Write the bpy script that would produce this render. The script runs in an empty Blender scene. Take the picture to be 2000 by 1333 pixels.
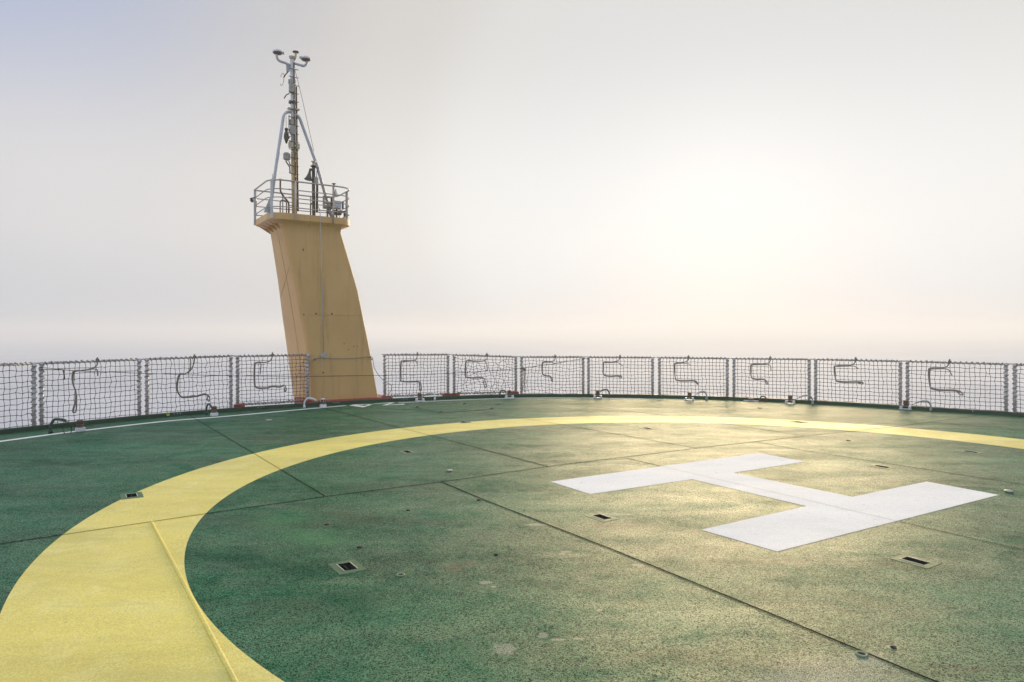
import bpy, bmesh, math, random
from mathutils import Vector as V
random.seed(7)
scn = bpy.context.scene
col = scn.collection
R = math.radians

# ------------------------------------------------------------------ camera calibration
F, HY, EYE = 1339.0, 651.0, 1.7          # focal length and horizon of the 2000 px photo, eye height
def ray(px, py): return V(((px-1000)/F, 1.0, (HY-py)/F))
def D(px, py, z=0.0):                     # point of the deck seen at a pixel
    d = ray(px, py); t = (EYE-z)/-d.z
    return V((d.x*t, d.y*t, z))
TH = R(32.92)
A = V((math.cos(TH), math.sin(TH), 0)); B = V((-math.sin(TH), math.cos(TH), 0))   # ship's axes
UP = V((0, 0, 1))
def UV(u, v, z): return A*u + B*v + UP*z
def T(px, py, v):                         # point on the upright plane B.P = v
    d = ray(px, py); t = v/d.dot(B)
    return V((d.x*t, d.y*t, EYE+d.z*t))

# ------------------------------------------------------------------ mesh builder
ORG = {}
class MB:
    def __init__(s): s.v = []; s.f = []; s.sm = []
    def add(s, vs, fs, smooth=False):
        o = len(s.v); s.v += [V(p) for p in vs]
        for f in fs: s.f.append([i+o for i in f]); s.sm.append(smooth)
    def tube(s, path, r, n=8, closed=False, caps=True):
        P = [V(p) for p in path]; m = len(P)
        rs = r if isinstance(r, (list, tuple)) else [r]*m
        tang = []
        for i in range(m):
            if closed: d = P[(i+1) % m]-P[i-1]
            else: d = P[min(i+1, m-1)]-P[max(i-1, 0)]
            tang.append(d.normalized() if d.length > 1e-9 else V((0, 0, 1)))
        ref = UP if abs(tang[0].z) < .9 else V((1, 0, 0))
        nrm = tang[0].cross(ref).normalized()
        vs = []
        for i in range(m):
            nrm = (nrm - tang[i]*nrm.dot(tang[i]))
            nrm = nrm.normalized() if nrm.length > 1e-6 else tang[i].orthogonal().normalized()
            bi = tang[i].cross(nrm)
            for k in range(n):
                a = 2*math.pi*k/n
                vs.append(P[i] + (nrm*math.cos(a)+bi*math.sin(a))*rs[i])
        fs = []
        for i in range(m if closed else m-1):
            j = (i+1) % m
            for k in range(n):
                l = (k+1) % n
                fs.append([i*n+k, i*n+l, j*n+l, j*n+k])
        s.add(vs, fs, n > 5)
        if caps and not closed:
            o = len(s.v)-len(vs)
            s.f.append([o+k for k in range(n)][::-1]); s.sm.append(False)
            s.f.append([o+(m-1)*n+k for k in range(n)]); s.sm.append(False)
    def box(s, c, size, ax=None, bev=0.0):
        x, y, z = ax or (V((1, 0, 0)), V((0, 1, 0)), UP); c = V(c)
        hx, hy, hz = [q/2 for q in size]
        if bev <= 0:
            vs = [c+x*(i*hx)+y*(j*hy)+z*(k*hz) for i in (-1, 1) for j in (-1, 1) for k in (-1, 1)]
            s.add(vs, [[0, 1, 3, 2], [4, 6, 7, 5], [0, 4, 5, 1], [2, 3, 7, 6], [0, 2, 6, 4], [1, 5, 7, 3]])
            return
        b = min(bev, hx*.9, hy*.9, hz*.9)
        prof = [(-hz, b), (-hz+b, 0), (hz-b, 0), (hz, b)]
        vs = []; fs = []
        for zz, ins in prof:
            a, d = hx-ins, hy-ins
            for (i, j) in ((-a+b, -d), (a-b, -d), (a, -d+b), (a, d-b), (a-b, d), (-a+b, d), (-a, d-b), (-a, -d+b)):
                vs.append(c+x*i+y*j+z*zz)
        for r_ in range(3):
            for k in range(8):
                l = (k+1) % 8
                fs.append([r_*8+k, r_*8+l, r_*8+8+l, r_*8+8+k])
        fs.append(list(range(8))[::-1]); fs.append([24+k for k in range(8)])
        s.add(vs, fs)
    def lathe(s, base, prof, n=16, axis=UP, smooth=True):   # prof: (radius, height)
        axis = axis.normalized(); x = axis.orthogonal().normalized(); y = axis.cross(x); base = V(base)
        vs = []; fs = []
        for (r, h) in prof:
            for k in range(n):
                a = 2*math.pi*k/n
                vs.append(base+axis*h+(x*math.cos(a)+y*math.sin(a))*max(r, 1e-4))
        for i in range(len(prof)-1):
            for k in range(n):
                l = (k+1) % n
                fs.append([i*n+k, i*n+l, (i+1)*n+l, (i+1)*n+k])
        s.add(vs, fs, smooth)
        o = len(s.v)-len(vs)
        s.f.append([o+k for k in range(n)][::-1]); s.sm.append(False)
        s.f.append([o+(len(prof)-1)*n+k for k in range(n)]); s.sm.append(False)
    def prism(s, poly, ext):
        n = len(poly); P = [V(p) for p in poly]; E_ = V(ext)
        vs = P+[p+E_ for p in P]
        fs = [list(range(n))[::-1], [n+k for k in range(n)]]+[[k, (k+1) % n, n+(k+1) % n, n+k] for k in range(n)]
        s.add(vs, fs)
    def flat(s, poly): s.add(poly, [list(range(len(poly)))])
    def strip(s, path, w, z=None):                          # flat ribbon lying on the deck
        P = [V(p) for p in path]; vs = []; fs = []
        for i, p in enumerate(P):
            d = P[min(i+1, len(P)-1)]-P[max(i-1, 0)]; nn = V((-d.y, d.x, 0)).normalized()*w/2
            q = V((p.x, p.y, p.z if z is None else z)); vs += [q-nn, q+nn]
        for i in range(len(P)-1): fs.append([2*i, 2*i+2, 2*i+3, 2*i+1])
        s.add(vs, fs)
    def build(s, name, m, parent=None, loc=None, fix=True):
        org = ORG[parent.name] if parent else V(loc) if loc is not None else V((0, 0, 0))
        me = bpy.data.meshes.new(name)
        me.from_pydata([tuple(p-org) for p in s.v], [], s.f)
        me.polygons.foreach_set('use_smooth', s.sm)
        me.materials.append(m)
        if fix:
            bm = bmesh.new(); bm.from_mesh(me); bmesh.ops.recalc_face_normals(bm, faces=bm.faces); bm.to_mesh(me); bm.free()
        me.update()
        o = bpy.data.objects.new(name, me); col.objects.link(o)
        if parent: o.parent = parent
        else: o.location = org
        ORG[o.name] = org
        return o

def tag(o, label=None, cat=None, group=None, kind=None):
    if label: o['label'] = label
    if cat: o['category'] = cat
    if group: o['group'] = group
    if kind: o['kind'] = kind
    return o
def thing(name, loc, label, cat, group=None):
    o = bpy.data.objects.new(name, None); col.objects.link(o)
    o.location = loc; o.empty_display_size = .2; ORG[o.name] = V(loc)
    return tag(o, label, cat, group)
def copy_tree(o, loc, parent=None):
    c = o.copy(); col.objects.link(c); c.parent = parent
    if parent is None: c.location = loc; ORG[c.name] = V(loc)
    for ch in o.children: copy_tree(ch, None, c)
    return c
def smooth_path(pts, k=4, closed=False):                    # Catmull-Rom
    P = [V(p) for p in pts]; n = len(P); out = []
    rng = range(n if closed else n-1)
    for i in rng:
        if closed: p0, p1, p2, p3 = P[i-1], P[i], P[(i+1) % n], P[(i+2) % n]
        else: p0, p1, p2, p3 = P[max(i-1, 0)], P[i], P[i+1], P[min(i+2, n-1)]
        for j in range(k):
            t = j/k
            out.append(.5*((2*p1)+(p2-p0)*t+(2*p0-5*p1+4*p2-p3)*t*t+(3*p1-p0-3*p2+p3)*t**3))
    if not closed: out.append(P[-1])
    return out

# ------------------------------------------------------------------ materials
class NT:
    def __init__(s, name):
        s.m = bpy.data.materials.new(name); s.m.use_nodes = True; s.t = s.m.node_tree; s.n = s.t.nodes
        s.bsdf = s.n['Principled BSDF']; s.out = s.n['Material Output']
        s.pos = s.n.new('ShaderNodeNewGeometry').outputs['Position']
    def link(s, a, b): s.t.links.new(a, b)
    def val(s, x, sock):
        if hasattr(x, 'is_linked') or isinstance(x, bpy.types.NodeSocket): s.link(x, sock)
        else: sock.default_value = x
    def math(s, op, a, b=0.0, c=None, clamp=False):
        n = s.n.new('ShaderNodeMath'); n.operation = op; n.use_clamp = clamp
        s.val(a, n.inputs[0]); s.val(b, n.inputs[1])
        if c is not None: s.val(c, n.inputs[2])
        return n.outputs[0]
    def noise(s, scale, detail=2, rough=.5, vec=None, dist=0.0):
        n = s.n.new('ShaderNodeTexNoise'); n.inputs['Scale'].default_value = scale
        n.inputs['Detail'].default_value = detail; n.inputs['Roughness'].default_value = rough
        n.inputs['Distortion'].default_value = dist
        s.link(vec or s.pos, n.inputs['Vector']); return n.outputs['Fac']
    def mapping(s, rot=(0, 0, 0), scale=(1, 1, 1), loc=(0, 0, 0)):
        n = s.n.new('ShaderNodeMapping'); n.inputs['Rotation'].default_value = rot
        n.inputs['Scale'].default_value = scale; n.inputs['Location'].default_value = loc
        s.link(s.pos, n.inputs['Vector']); return n.outputs['Vector']
    def rng(s, x, a, b, c=0.0, d=1.0):
        n = s.n.new('ShaderNodeMapRange'); s.link(x, n.inputs['Value'])
        for k, q in zip(('From Min', 'From Max', 'To Min', 'To Max'), (a, b, c, d)): n.inputs[k].default_value = q
        return n.outputs['Result']
    def mix(s, fac, a, b, mode='MIX'):
        n = s.n.new('ShaderNodeMix'); n.data_type = 'RGBA'; n.blend_type = mode
        s.val(fac, n.inputs[0])
        for x, q in ((a, n.inputs[6]), (b, n.inputs[7])):
            if isinstance(x, (tuple, list)): q.default_value = (*x[:3], 1)
            else: s.link(x, q)
        return n.outputs[2]
    def bump(s, h, strength, dist):
        n = s.n.new('ShaderNodeBump'); n.inputs['Strength'].default_value = strength; n.inputs['Distance'].default_value = dist
        s.link(h, n.inputs['Height']); return n.outputs['Normal']
    def done(s, color, rough, normal=None, metal=0.0, spec=.5):
        if isinstance(color, (tuple, list)): s.bsdf.inputs['Base Color'].default_value = (*color[:3], 1)
        else: s.link(color, s.bsdf.inputs['Base Color'])
        s.val(rough, s.bsdf.inputs['Roughness']); s.bsdf.inputs['Metallic'].default_value = metal
        s.bsdf.inputs['Specular IOR Level'].default_value = spec
        if normal is not None: s.link(normal, s.bsdf.inputs['Normal'])
        return s.m
def paint(name, c, rough=.5, var=.25, scale=6.0, dirt=None, metal=0.0, bump=.15, grain=140.0):
    n = NT(name)
    f = n.rng(n.noise(scale, 5, .6), .3, .7)
    c0 = tuple(x*(1-var) for x in c); c1 = tuple(min(1, x*(1+var*.5)) for x in c)
    k = n.mix(f, c0, c1)
    if dirt:
        d = n.rng(n.noise(scale*2.3, 6, .7, n.mapping(scale=(1, 1, .25), loc=(3, 1, 2))), .58, .72)
        k = n.mix(n.math('MULTIPLY', d, dirt[3]), k, dirt[:3])
    r = n.rng(n.noise(scale*1.7, 3), .3, .7, rough-.08, rough+.1)
    return n.done(k, r, n.bump(n.noise(grain, 2), bump, .004), metal)

def deck_coat(name, c_dark, c_mid, c_lite, grain_dark, rough=(.50, .63), stain=0.0, grit=1.0, spec=.5):
    n = NT(name)
    rot = n.mapping(rot=(0, 0, -TH))
    stretch = n.mapping(rot=(0, 0, -TH), scale=(.55, 1.5, 1))
    big = n.noise(.55, 5, .62, stretch, .6)
    med = n.noise(2.4, 5, .65, rot, .4)
    k = n.mix(n.rng(big, .36, .64), c_dark, c_mid)
    k = n.mix(n.math('MULTIPLY', n.rng(med, .48, .72), .6), k, c_lite)
    vo = n.n.new('ShaderNodeTexVoronoi'); vo.inputs['Scale'].default_value = 215; n.link(n.pos, vo.inputs['Vector'])
    sp = n.n.new('ShaderNodeSeparateColor'); n.link(vo.outputs['Color'], sp.inputs[0])    # every grain of the cast-in grit has its own tone
    v2 = n.n.new('ShaderNodeTexVoronoi'); v2.inputs['Scale'].default_value = 115; n.link(n.pos, v2.inputs['Vector'])
    sp2 = n.n.new('ShaderNodeSeparateColor'); n.link(v2.outputs['Color'], sp2.inputs[0])
    g = n.math('ADD', n.math('MULTIPLY', sp.outputs[0], .62), n.math('MULTIPLY', sp2.outputs[0], .38))
    patch = n.rng(n.noise(1.6, 4, .6), .35, .65, .75, 1.15)
    k = n.mix(n.math('MULTIPLY', n.math('MULTIPLY', n.rng(g, .46, .30), grit), patch), k, grain_dark)
    k = n.mix(n.math('MULTIPLY', n.rng(g, .62, .82), grit*.55), k, tuple(min(1, x*1.8+.03) for x in c_mid))
    gr = n.math('ADD', n.math('MULTIPLY', g, .7), n.math('MULTIPLY', n.noise(90, 2), .5))
    pt = n.math('ADD', n.math('MULTIPLY', n.noise(1.15, 6, .68, n.mapping(rot=(0, 0, -TH), scale=(.7, 1.25, 1), loc=(4, 4, 0)), .9), .65), n.math('MULTIPLY', n.noise(4.5, 4, .65), .35))
    n.shine = n.math('MULTIPLY', n.rng(g, .32, .60, .02, .85), n.rng(pt, .41, .59, .16, 1.0))   # worn bright patches and dull ones
    if stain:
        wear = n.noise(1.1, 6, .7, n.mapping(rot=(0, 0, -TH), scale=(.8, 1.3, 1), loc=(5, 2, 0)), 1.0)
        k = n.mix(n.math('MULTIPLY', n.rng(wear, .60, .74), stain), k, (.22, .24, .15))
        soot = n.noise(.8, 6, .68, n.mapping(rot=(0, 0, -TH), scale=(.45, 1.7, 1), loc=(1, 9, 0)), .7)
        k = n.mix(n.math('MULTIPLY', n.rng(soot, .53, .70), .75), k, tuple(x*.45 for x in c_dark))
    smear = n.noise(1.0, 5, .65, n.mapping(rot=(0, 0, -TH), scale=(.5, 2.0, 1), loc=(7, 3, 0)), .8)
    rg = n.rng(smear, .32, .68, rough[0], rough[1])
    return n, k, rg, gr

def spots(n, k, lst, colr, amount, soft=.12, grainy=True):
    # small patches of worn coating, each with its own place, size and ragged outline
    rag = n.noise(26, 4, .7); fine = n.noise(160, 1)
    for (p, rx, ry) in lst:
        vm = n.n.new('ShaderNodeVectorMath'); vm.operation = 'SUBTRACT'
        n.link(n.pos, vm.inputs[0]); vm.inputs[1].default_value = (p.x, p.y, 0)
        sc = n.n.new('ShaderNodeVectorMath'); sc.operation = 'MULTIPLY'
        n.link(vm.outputs[0], sc.inputs[0]); sc.inputs[1].default_value = (1/rx, 1/ry, 0)
        ln = n.n.new('ShaderNodeVectorMath'); ln.operation = 'LENGTH'; n.link(sc.outputs[0], ln.inputs[0])
        d = n.math('ADD', ln.outputs['Value'], n.math('MULTIPLY', n.math('SUBTRACT', rag, .5), 1.6))
        m = n.rng(d, 1.0+soft*.5, 1.0-soft)
        if grainy: m = n.math('MULTIPLY', m, n.rng(fine, .42, .54))
        k = n.mix(n.math('MULTIPLY', m, amount), k, colr)
    return k

# deck
n, k, rg, gr = deck_coat('deck_green', (.002, .072, .032), (.008, .146, .064), (.065, .210, .095), (.002, .014, .007), stain=.3, spec=.8)
k = spots(n, k, [(D(985, 1268), .072, .072), (D(1061, 1241), .03, .04), (D(948, 1138), .042, .035), (D(965, 1146), .02, .02),
                 (D(1105, 1078), .05, .03), (D(1098, 1082), .025, .03), (D(1050, 1025), .11, .035), (D(1245, 1104), .04, .035), (D(1170, 1192), .02, .02),
                 (D(1090, 1250), .05, .016), (D(1130, 1248), .035, .014), (D(1190, 1005), .22, .05), (D(1745, 1265), .03, .03)], (.44, .43, .33), .62, .3)
k = spots(n, k, [(D(885, 1108), .09, .10), (D(920, 1099), .06, .05), (D(1124, 1053), .03, .05), (D(1021, 1011), .03, .03)], (.17, .08, .055), .45, .5)
k = spots(n, k, [(D(1640, 1325), .34, .22), (D(1560, 1345), .3, .14), (D(1700, 1290), .12, .10)], (.40, .40, .31), .6, .7)
k = spots(n, k, [(D(552, 1015), .30, .26), (D(605, 1046), .30, .17), (D(640, 1060), .2, .12)], (.03, .19, .065), .6, .9, False)
M_DECK = n.done(k, rg, n.bump(gr, .55, .006), spec=.8); n.link(n.shine, n.bsdf.inputs['Specular IOR Level']); n.bsdf.inputs['IOR'].default_value = 1.5; n.bsdf.inputs['Coat Weight'].default_value = .05; n.bsdf.inputs['Coat Roughness'].default_value = .38
n.bsdf.inputs['Specular Tint'].default_value = (1, .88, .55, 1)
# yellow ring
n, k, rg, gr = deck_coat('deck_yellow', (.62, .53, .11), (.82, .70, .15), (.88, .79, .30), (.36, .29, .06), rough=(.5, .68), grit=.40, stain=.0)
k = n.mix(n.math('MULTIPLY', n.rng(n.noise(1.3, 6, .68, n.mapping(rot=(0, 0, -TH), scale=(.5, 1.6, 1), loc=(3, 8, 0)), .8), .50, .72), .6), k, (.46, .43, .13))
k = n.mix(n.math('MULTIPLY', n.rng(n.noise(9, 5, .7), .62, .72), .55), k, (.34, .31, .11))
M_YEL = n.done(k, rg, n.bump(gr, .4, .004), spec=.9); n.bsdf.inputs['IOR'].default_value = 1.57; n.bsdf.inputs['Coat Weight'].default_value = .06; n.bsdf.inputs['Coat Roughness'].default_value = .34
n.bsdf.inputs['Specular Tint'].default_value = (1, .88, .55, 1)
n, k, rg, gr = deck_coat('deck_white', (.77, .77, .725), (.84, .84, .79), (.87, .87, .83), (.42, .42, .39), rough=(.7, .85), grit=.34)
k = n.mix(n.math('MULTIPLY', n.rng(n.noise(1.5, 6, .7, n.mapping(rot=(0, 0, -TH), scale=(.5, 1.6, 1)), .6), .52, .75), .35), k, (.55, .55, .53))
k = n.mix(n.math('MULTIPLY', n.rng(n.noise(11, 5, .7), .62, .70), .55), k, (.42, .43, .37))
M_WHT = n.done(k, rg, n.bump(gr, .3, .003), spec=.35)
# seams: the coating dips into the joint; on the ring it is coated yellow
n = NT('deck_seam')
sub = n.n.new('ShaderNodeVectorMath'); sub.operation = 'DISTANCE'; n.link(n.pos, sub.inputs[0]); sub.inputs[1].default_value = (2.564, 7.494, .006)
dd = sub.outputs['Value']
inr = n.math('MULTIPLY', n.math('GREATER_THAN', dd, 5.545), n.math('LESS_THAN', dd, 6.576))
br = n.rng(n.noise(3, 5, .7), .35, .65)
kk = n.mix(br, (.003, .008, .005), (.012, .026, .014))
kk = n.mix(inr, kk, (.33, .27, .05))
M_SEAM = n.done(kk, .9, n.bump(n.noise(120, 2), .4, .004), spec=.03)
M_KERB = paint('kerb_green', (.020, .060, .030), .5, .35, 3, (.09, .10, .06, .5))
M_FRAME = paint('pocket_plate_green', (.05, .14, .065), .6, .3, 8, bump=.3)
M_FRAME.node_tree.nodes['Principled BSDF'].inputs['Specular Tint'].default_value = (1, .88, .55, 1); M_FRAME.node_tree.nodes['Principled BSDF'].inputs['IOR'].default_value = 1.6
M_PALEG = paint('worn_pale_green', (.26, .31, .18), .7, .3, 10)
M_PIT = paint('pocket_inside', (.012, .012, .011), .85, .4, 14)
M_RUSTY = paint('pocket_debris', (.40, .33, .25), .8, .4, 40)
M_STEEL = paint('bare_steel', (.42, .40, .35), .35, .3, 20, metal=.6)
M_WORN = paint('worn_edge', (.66, .60, .45), .45, .25, 12)
M_WHITE = paint('white_paint', (.72, .73, .74), .4, .15, 9, (.35, .28, .20, .35))
M_GREENP = paint('green_pipe_paint', (.016, .055, .030), .4, .3, 9)
M_GREYP = paint('grey_pipe_paint', (.42, .43, .42), .38, .25, 9, (.25, .2, .14, .4))
M_BRONZE = paint('weathered_bronze', (.16, .095, .055), .5, .45, 30, (.32, .22, .12, .5), bump=.4)
M_CABLE = paint('black_cable', (.016, .015, .015), .6, .2, 20)
M_TAN = None
n = NT('mast_buff')
f = n.rng(n.noise(1.1, 5, .6), .3, .7)
k = n.mix(f, (.60, .362, .135), (.70, .437, .172))
k = n.mix(n.math('MULTIPLY', n.rng(n.noise(170, 2, .6), .52, .40), .22), k, (.22, .14, .06))
streak = n.noise(3.2, 6, .72, n.mapping(rot=(0, 0, -TH), scale=(2.2, 2.2, .16)))
k = n.mix(n.math('MULTIPLY', n.rng(streak, .55, .72), .45), k, (.24, .155, .07))
k = spots(n, k, [], (0, 0, 0), 0)
M_TAN = n.done(k, n.rng(n.noise(2.2, 4), .3, .7, .42, .6), n.bump(n.math('ADD', n.noise(150, 2), n.math('MULTIPLY', n.noise(2.0, 3), 5.0)), .25, .006))
M_BUFF = paint('mast_pole_buff', (.50, .36, .16), .45, .3, 5, (.25, .13, .06, .5))
M_WELD = paint('weld_line', (.47, .30, .13), .6, .3, 10)
M_GREY = paint('mast_grey', (.46, .47, .51), .42, .2, 5, (.28, .22, .17, .4))
M_LIGHTG = paint('pale_grey_paint', (.56, .57, .60), .4, .15, 7, (.3, .25, .2, .3))
M_DARKM = paint('dark_fittings', (.085, .07, .055), .55, .4, 18)
M_BROWN = paint('cable_tray_brown', (.14, .095, .06), .6, .4, 14)
M_RAIL = paint('railing_grey', (.40, .38, .35), .42, .25, 9, (.22, .15, .09, .4))
M_BEIGE = paint('beige_box', (.50, .45, .30), .5, .2, 8)
M_CABIN = paint('grey_box', (.33, .32, .29), .5, .25, 10)
M_GLASS = paint('lamp_glass', (.55, .47, .33), .15, .2, 20)
M_RED = paint('red_oxide', (.30, .050, .030), .5, .35, 5, (.10, .03, .02, .6))
M_POST = paint('post_galvanised', (.52, .51, .50), .4, .25, 8, (.24, .19, .16, .5), metal=.15)
M_NET = paint('net_cord', (.080, .060, .050), .75, .35, 30, bump=.5, grain=300)
M_LASH = paint('lashing_cord', (.30, .245, .205), .75, .45, 40, bump=.5, grain=300)
M_ROPE = paint('tied_rope', (.27, .23, .20), .75, .4, 40, bump=.6, grain=260)
M_PALER = paint('pale_rope', (.52, .50, .47), .75, .3, 40, bump=.6, grain=260)
M_YTAG = paint('yellow_tag', (.62, .60, .02), .5, .1, 10)
M_HULL = paint('hull_red', (.36, .05, .03), .45, .25, .5, (.12, .05, .03, .4))
n = NT('pale_sea')  # sea given a made-up pale surface to brighten the fog from below
w = n.noise(.02, 6, .6); w2 = n.noise(.3, 5, .6)
M_SEA = n.done(n.mix(n.rng(w, .4, .6), (.46, .48, .51), (.55, .56, .58)), .8, n.bump(n.math('ADD', w, n.math('MULTIPLY', w2, .2)), .6, 1.0), spec=.2)

# ------------------------------------------------------------------ deck outline
C0 = V((2.564, 7.494, 0)); RI, RO = 5.545, 6.576
rim_px = [(0, 849), (160, 831), (320, 814), (440, 804), (600, 794), (750, 785), (900, 778), (1000, 775.2), (1100, 774.4), (1200, 775.5),
          (1300, 777.3), (1400, 780), (1500, 784), (1600, 789), (1700, 795), (1800, 801.5), (1900, 808.3), (2000, 815)]
front = [D(*p) for p in rim_px]
for _ in range(2):
    front = [front[0]]+[front[i]*.5+(front[i-1]+front[i+1])*.25 for i in range(1, len(front)-1)]+[front[-1]]
back = [V(p+(0,)) for p in [(12.0, 11.2), (13.2, 7.5), (13.3, 3.0), (11.5, -1.5), (8.0, -4.6), (3.0, -6.0), (-2.5, -5.2), (-7.0, -2.4), (-9.6, 1.6), (-10.4, 5.6), (-9.9, 8.8)]]
RIM = smooth_path(front+back, 5, True)
NR = len(RIM)
def rim_normal(i):
    d = RIM[(i+1) % NR]-RIM[i-1]; return V((-d.y, d.x, 0)).normalized()       # RIM runs clockwise seen from above: +n is outward
if (RIM[0]+rim_normal(0)-C0).length < (RIM[0]-C0).length: SGN = -1
else: SGN = 1
def off(i, w): return RIM[i % NR]+rim_normal(i % NR)*SGN*w
def rim_at(px, w):                                          # point of the offset rim seen in the column px
    x = (px-1000)/F; best = None
    for i in range(NR):
        p, q = off(i, w), off(i+1, w)
        a, b = p.x-x*p.y, q.x-x*q.y
        if a*b <= 0 and p.y > 3 and q.y > 3:
            t = a/(a-b) if abs(a-b) > 1e-9 else 0
            r = p.lerp(q, t)
            if best is None or r.y > best[0].y: best = (r, (q-p).normalized(), rim_normal(i)*SGN)
    return best

# tie-down pockets
POCK = [(257, 969), (795, 883), (905, 825), (1263, 837), (1175, 1010.5), (678, 1107.5), (1787, 1096.5), (1722, 912), (1895, 883), (1560, 825)]
PW, PL = .095, .165                                         # opening along A and along B
def rect(c, w, l, z): return [c+A*(sx*w/2)+B*(sy*l/2)+UP*z for sx, sy in ((-1, -1), (1, -1), (1, 1), (-1, 1))]
pocks = [D(*p) for p in POCK]
bm = bmesh.new()
def loop(pts):
    vs = [bm.verts.new(p) for p in pts]
    return [bm.edges.new((vs[i], vs[(i+1) % len(vs)])) for i in range(len(vs))]
edges = loop(RIM)
for c in pocks: edges += loop(rect(c, PW, PL, 0))
bmesh.ops.triangle_fill(bm, use_beauty=True, use_dissolve=False, edges=edges, normal=UP)
bmesh.ops.recalc_face_normals(bm, faces=bm.faces)
if sum(f.normal.z for f in bm.faces) < 0: bmesh.ops.reverse_faces(bm, faces=bm.faces)
me = bpy.data.meshes.new('helideck'); bm.to_mesh(me); bm.free(); me.materials.append(M_DECK)
deck = bpy.data.objects.new('helideck', me); col.objects.link(deck); ORG['helideck'] = V((0, 0, 0))
tag(deck, 'green gritty non-slip helicopter deck of the ship', kind='structure')

# joints between deck plates
seams = [([(-80, 1075), (410, 1003), (640, 970), (870, 941), (1070, 912), (1360, 876), (1570, 852.5), (1740, 835), (1910, 812.5)], .017),
         ([(862, 942), (950, 979), (1200, 1076), (1520, 1206), (1848, 1341), (2050, 1424)], .017),
         ([(370, 812), (497, 887), (635, 970)], .012), ([(630, 797), (785, 837), (830, 848.5), (1070, 912)], .0175),
         ([(1220, 895), (1290, 911)], .0175), ([(1757, 1020), (2000, 1075.5), (2120, 1103)], .011),
         ([(1046, 781.5), (1170, 796.5), (1322, 815), (1420, 829), (1570, 852)], .0175),
         ([(880, 803), (1009, 816), (1092, 829), (1360, 876)], .0175),
         ([(1260, 780.5), (1359, 789.6), (1460, 800), (1745, 829.5)], .0175), ([(1817, 825), (2000, 841), (2100, 850)], .0175),
         ([(1478, 864), (1559, 879), (2000, 947.5), (2100, 963)], .0175)]
mb = MB()
for pts, w in seams:
    P = [D(*p) for p in pts]; Q = []
    for i in range(len(P)-1):
        m = max(2, int((P[i+1]-P[i]).length/.4))
        for j in range(m): Q.append(P[i].lerp(P[i+1], j/m))
    Q.append(P[-1])
    mb.strip(Q, w, .004)
tag(mb.build('plate_joints', M_SEAM, deck, fix=False), 'dark straight joints between the deck plates')
mb = MB()
mb.strip([D(1287, 910.5), D(1518, 964), D(1757, 1020)], .006, .0045)
n = NT('seam_on_white'); M_SEAMW = n.done((.30, .30, .28), .7, spec=.2)
mb.build('plate_joints', M_SEAMW, deck, fix=False)
# weld bead lying on the ring
mb = MB()
P0, P1 = D(297, 1022), D(462, 1338)
mb.tube([P0+UP*.004, P0.lerp(P1, .5)+UP*.006, P1+UP*.006, P1+(P1-P0).normalized()*.8+UP*.006], .0125, 8)
tag(mb.build('weld_bead', M_YEL, deck), 'raised yellow weld bead')

# painted markings
NS, NRD = 900, 16
mb = MB(); vs = []; fs = []
for i in range(NS):
    a = 2*math.pi*i/NS
    for j in range(NRD+1):
        r = RI+(RO-RI)*j/NRD
        vs.append(C0+V((math.cos(a)*r, math.sin(a)*r, .0015)))
def in_pock(p):
    for c in pocks:
        d = p-c
        if abs(d.dot(A)) < PW/2+.03 and abs(d.dot(B)) < PL/2+.03: return True
    return False
for i in range(NS):
    for j in range(NRD):
        q = [i*(NRD+1)+j, i*(NRD+1)+j+1, ((i+1) % NS)*(NRD+1)+j+1, ((i+1) % NS)*(NRD+1)+j]
        if not in_pock(sum((vs[x] for x in q), V((0, 0, 0)))/4): fs.append(q)
mb.add(vs, fs)
ring = tag(mb.build('painted_ring', M_YEL), 'wide yellow circle painted round the white letter on the deck', 'deck marking')
mb = MB()
mb.flat([D(x, y, .0018) for x, y in [(1075, 941), (1482, 885), (1572, 902), (1433, 924), (1665, 970.5), (1810, 941), (1951, 967), (1518, 1077.5),
                                    (1369, 1035), (1575, 989), (1352, 936.5), (1153, 965.5)]])
tag(mb.build('painted_letter', M_WHT), 'big white letter H painted in the middle of the yellow circle', 'deck marking')
mb = MB()
mb.strip(smooth_path([D(*p) for p in [(-80, 872), (0, 862.6), (96, 849.6), (157, 842), (320, 823.6), (440, 813.8), (600, 799.2), (676, 792.6)]], 5), .13, .0016)
mb.strip(smooth_path([D(*p) for p in [(778, 787.2), (850, 783.8), (900, 781.6), (1000, 778.4), (1100, 777.6), (1200, 778.6), (1290, 780.6)]], 5), .10, .0016)
tag(mb.build('edge_line', M_WHT), 'thin white line painted along the rim of the green deck', 'deck marking')
def stroke(mb, pts, w): mb.strip([D(*p) for p in pts], w, .0017)
mb = MB()
mb.flat([D(x, y, .0017) for x, y in [(681, 792.5), (690, 790.6), (712, 793.4), (721, 790.2), (729, 790.2), (709.5, 795.9)]])
mb.flat([D(x, y, .0017) for x, y in [(690, 790.6), (721, 789.6), (721, 790.2), (698, 791.6)]])
tag(mb.build('painted_letter', M_WHT), 'small white letter A at the deck rim, its tip towards the viewer', 'deck marking')
mb = MB()
mb.flat([D(x, y, .0017) for x, y in [(726.5, 789.0), (756, 786.9), (772, 786.2), (756.5, 791.5), (789.5, 788.9), (790, 790.4), (745, 792.4), (763, 787.6), (731, 789.3)]])
tag(mb.build('painted_letter', M_WHT), 'small white letter Z at the deck rim, right of the small A', 'deck marking')

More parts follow.
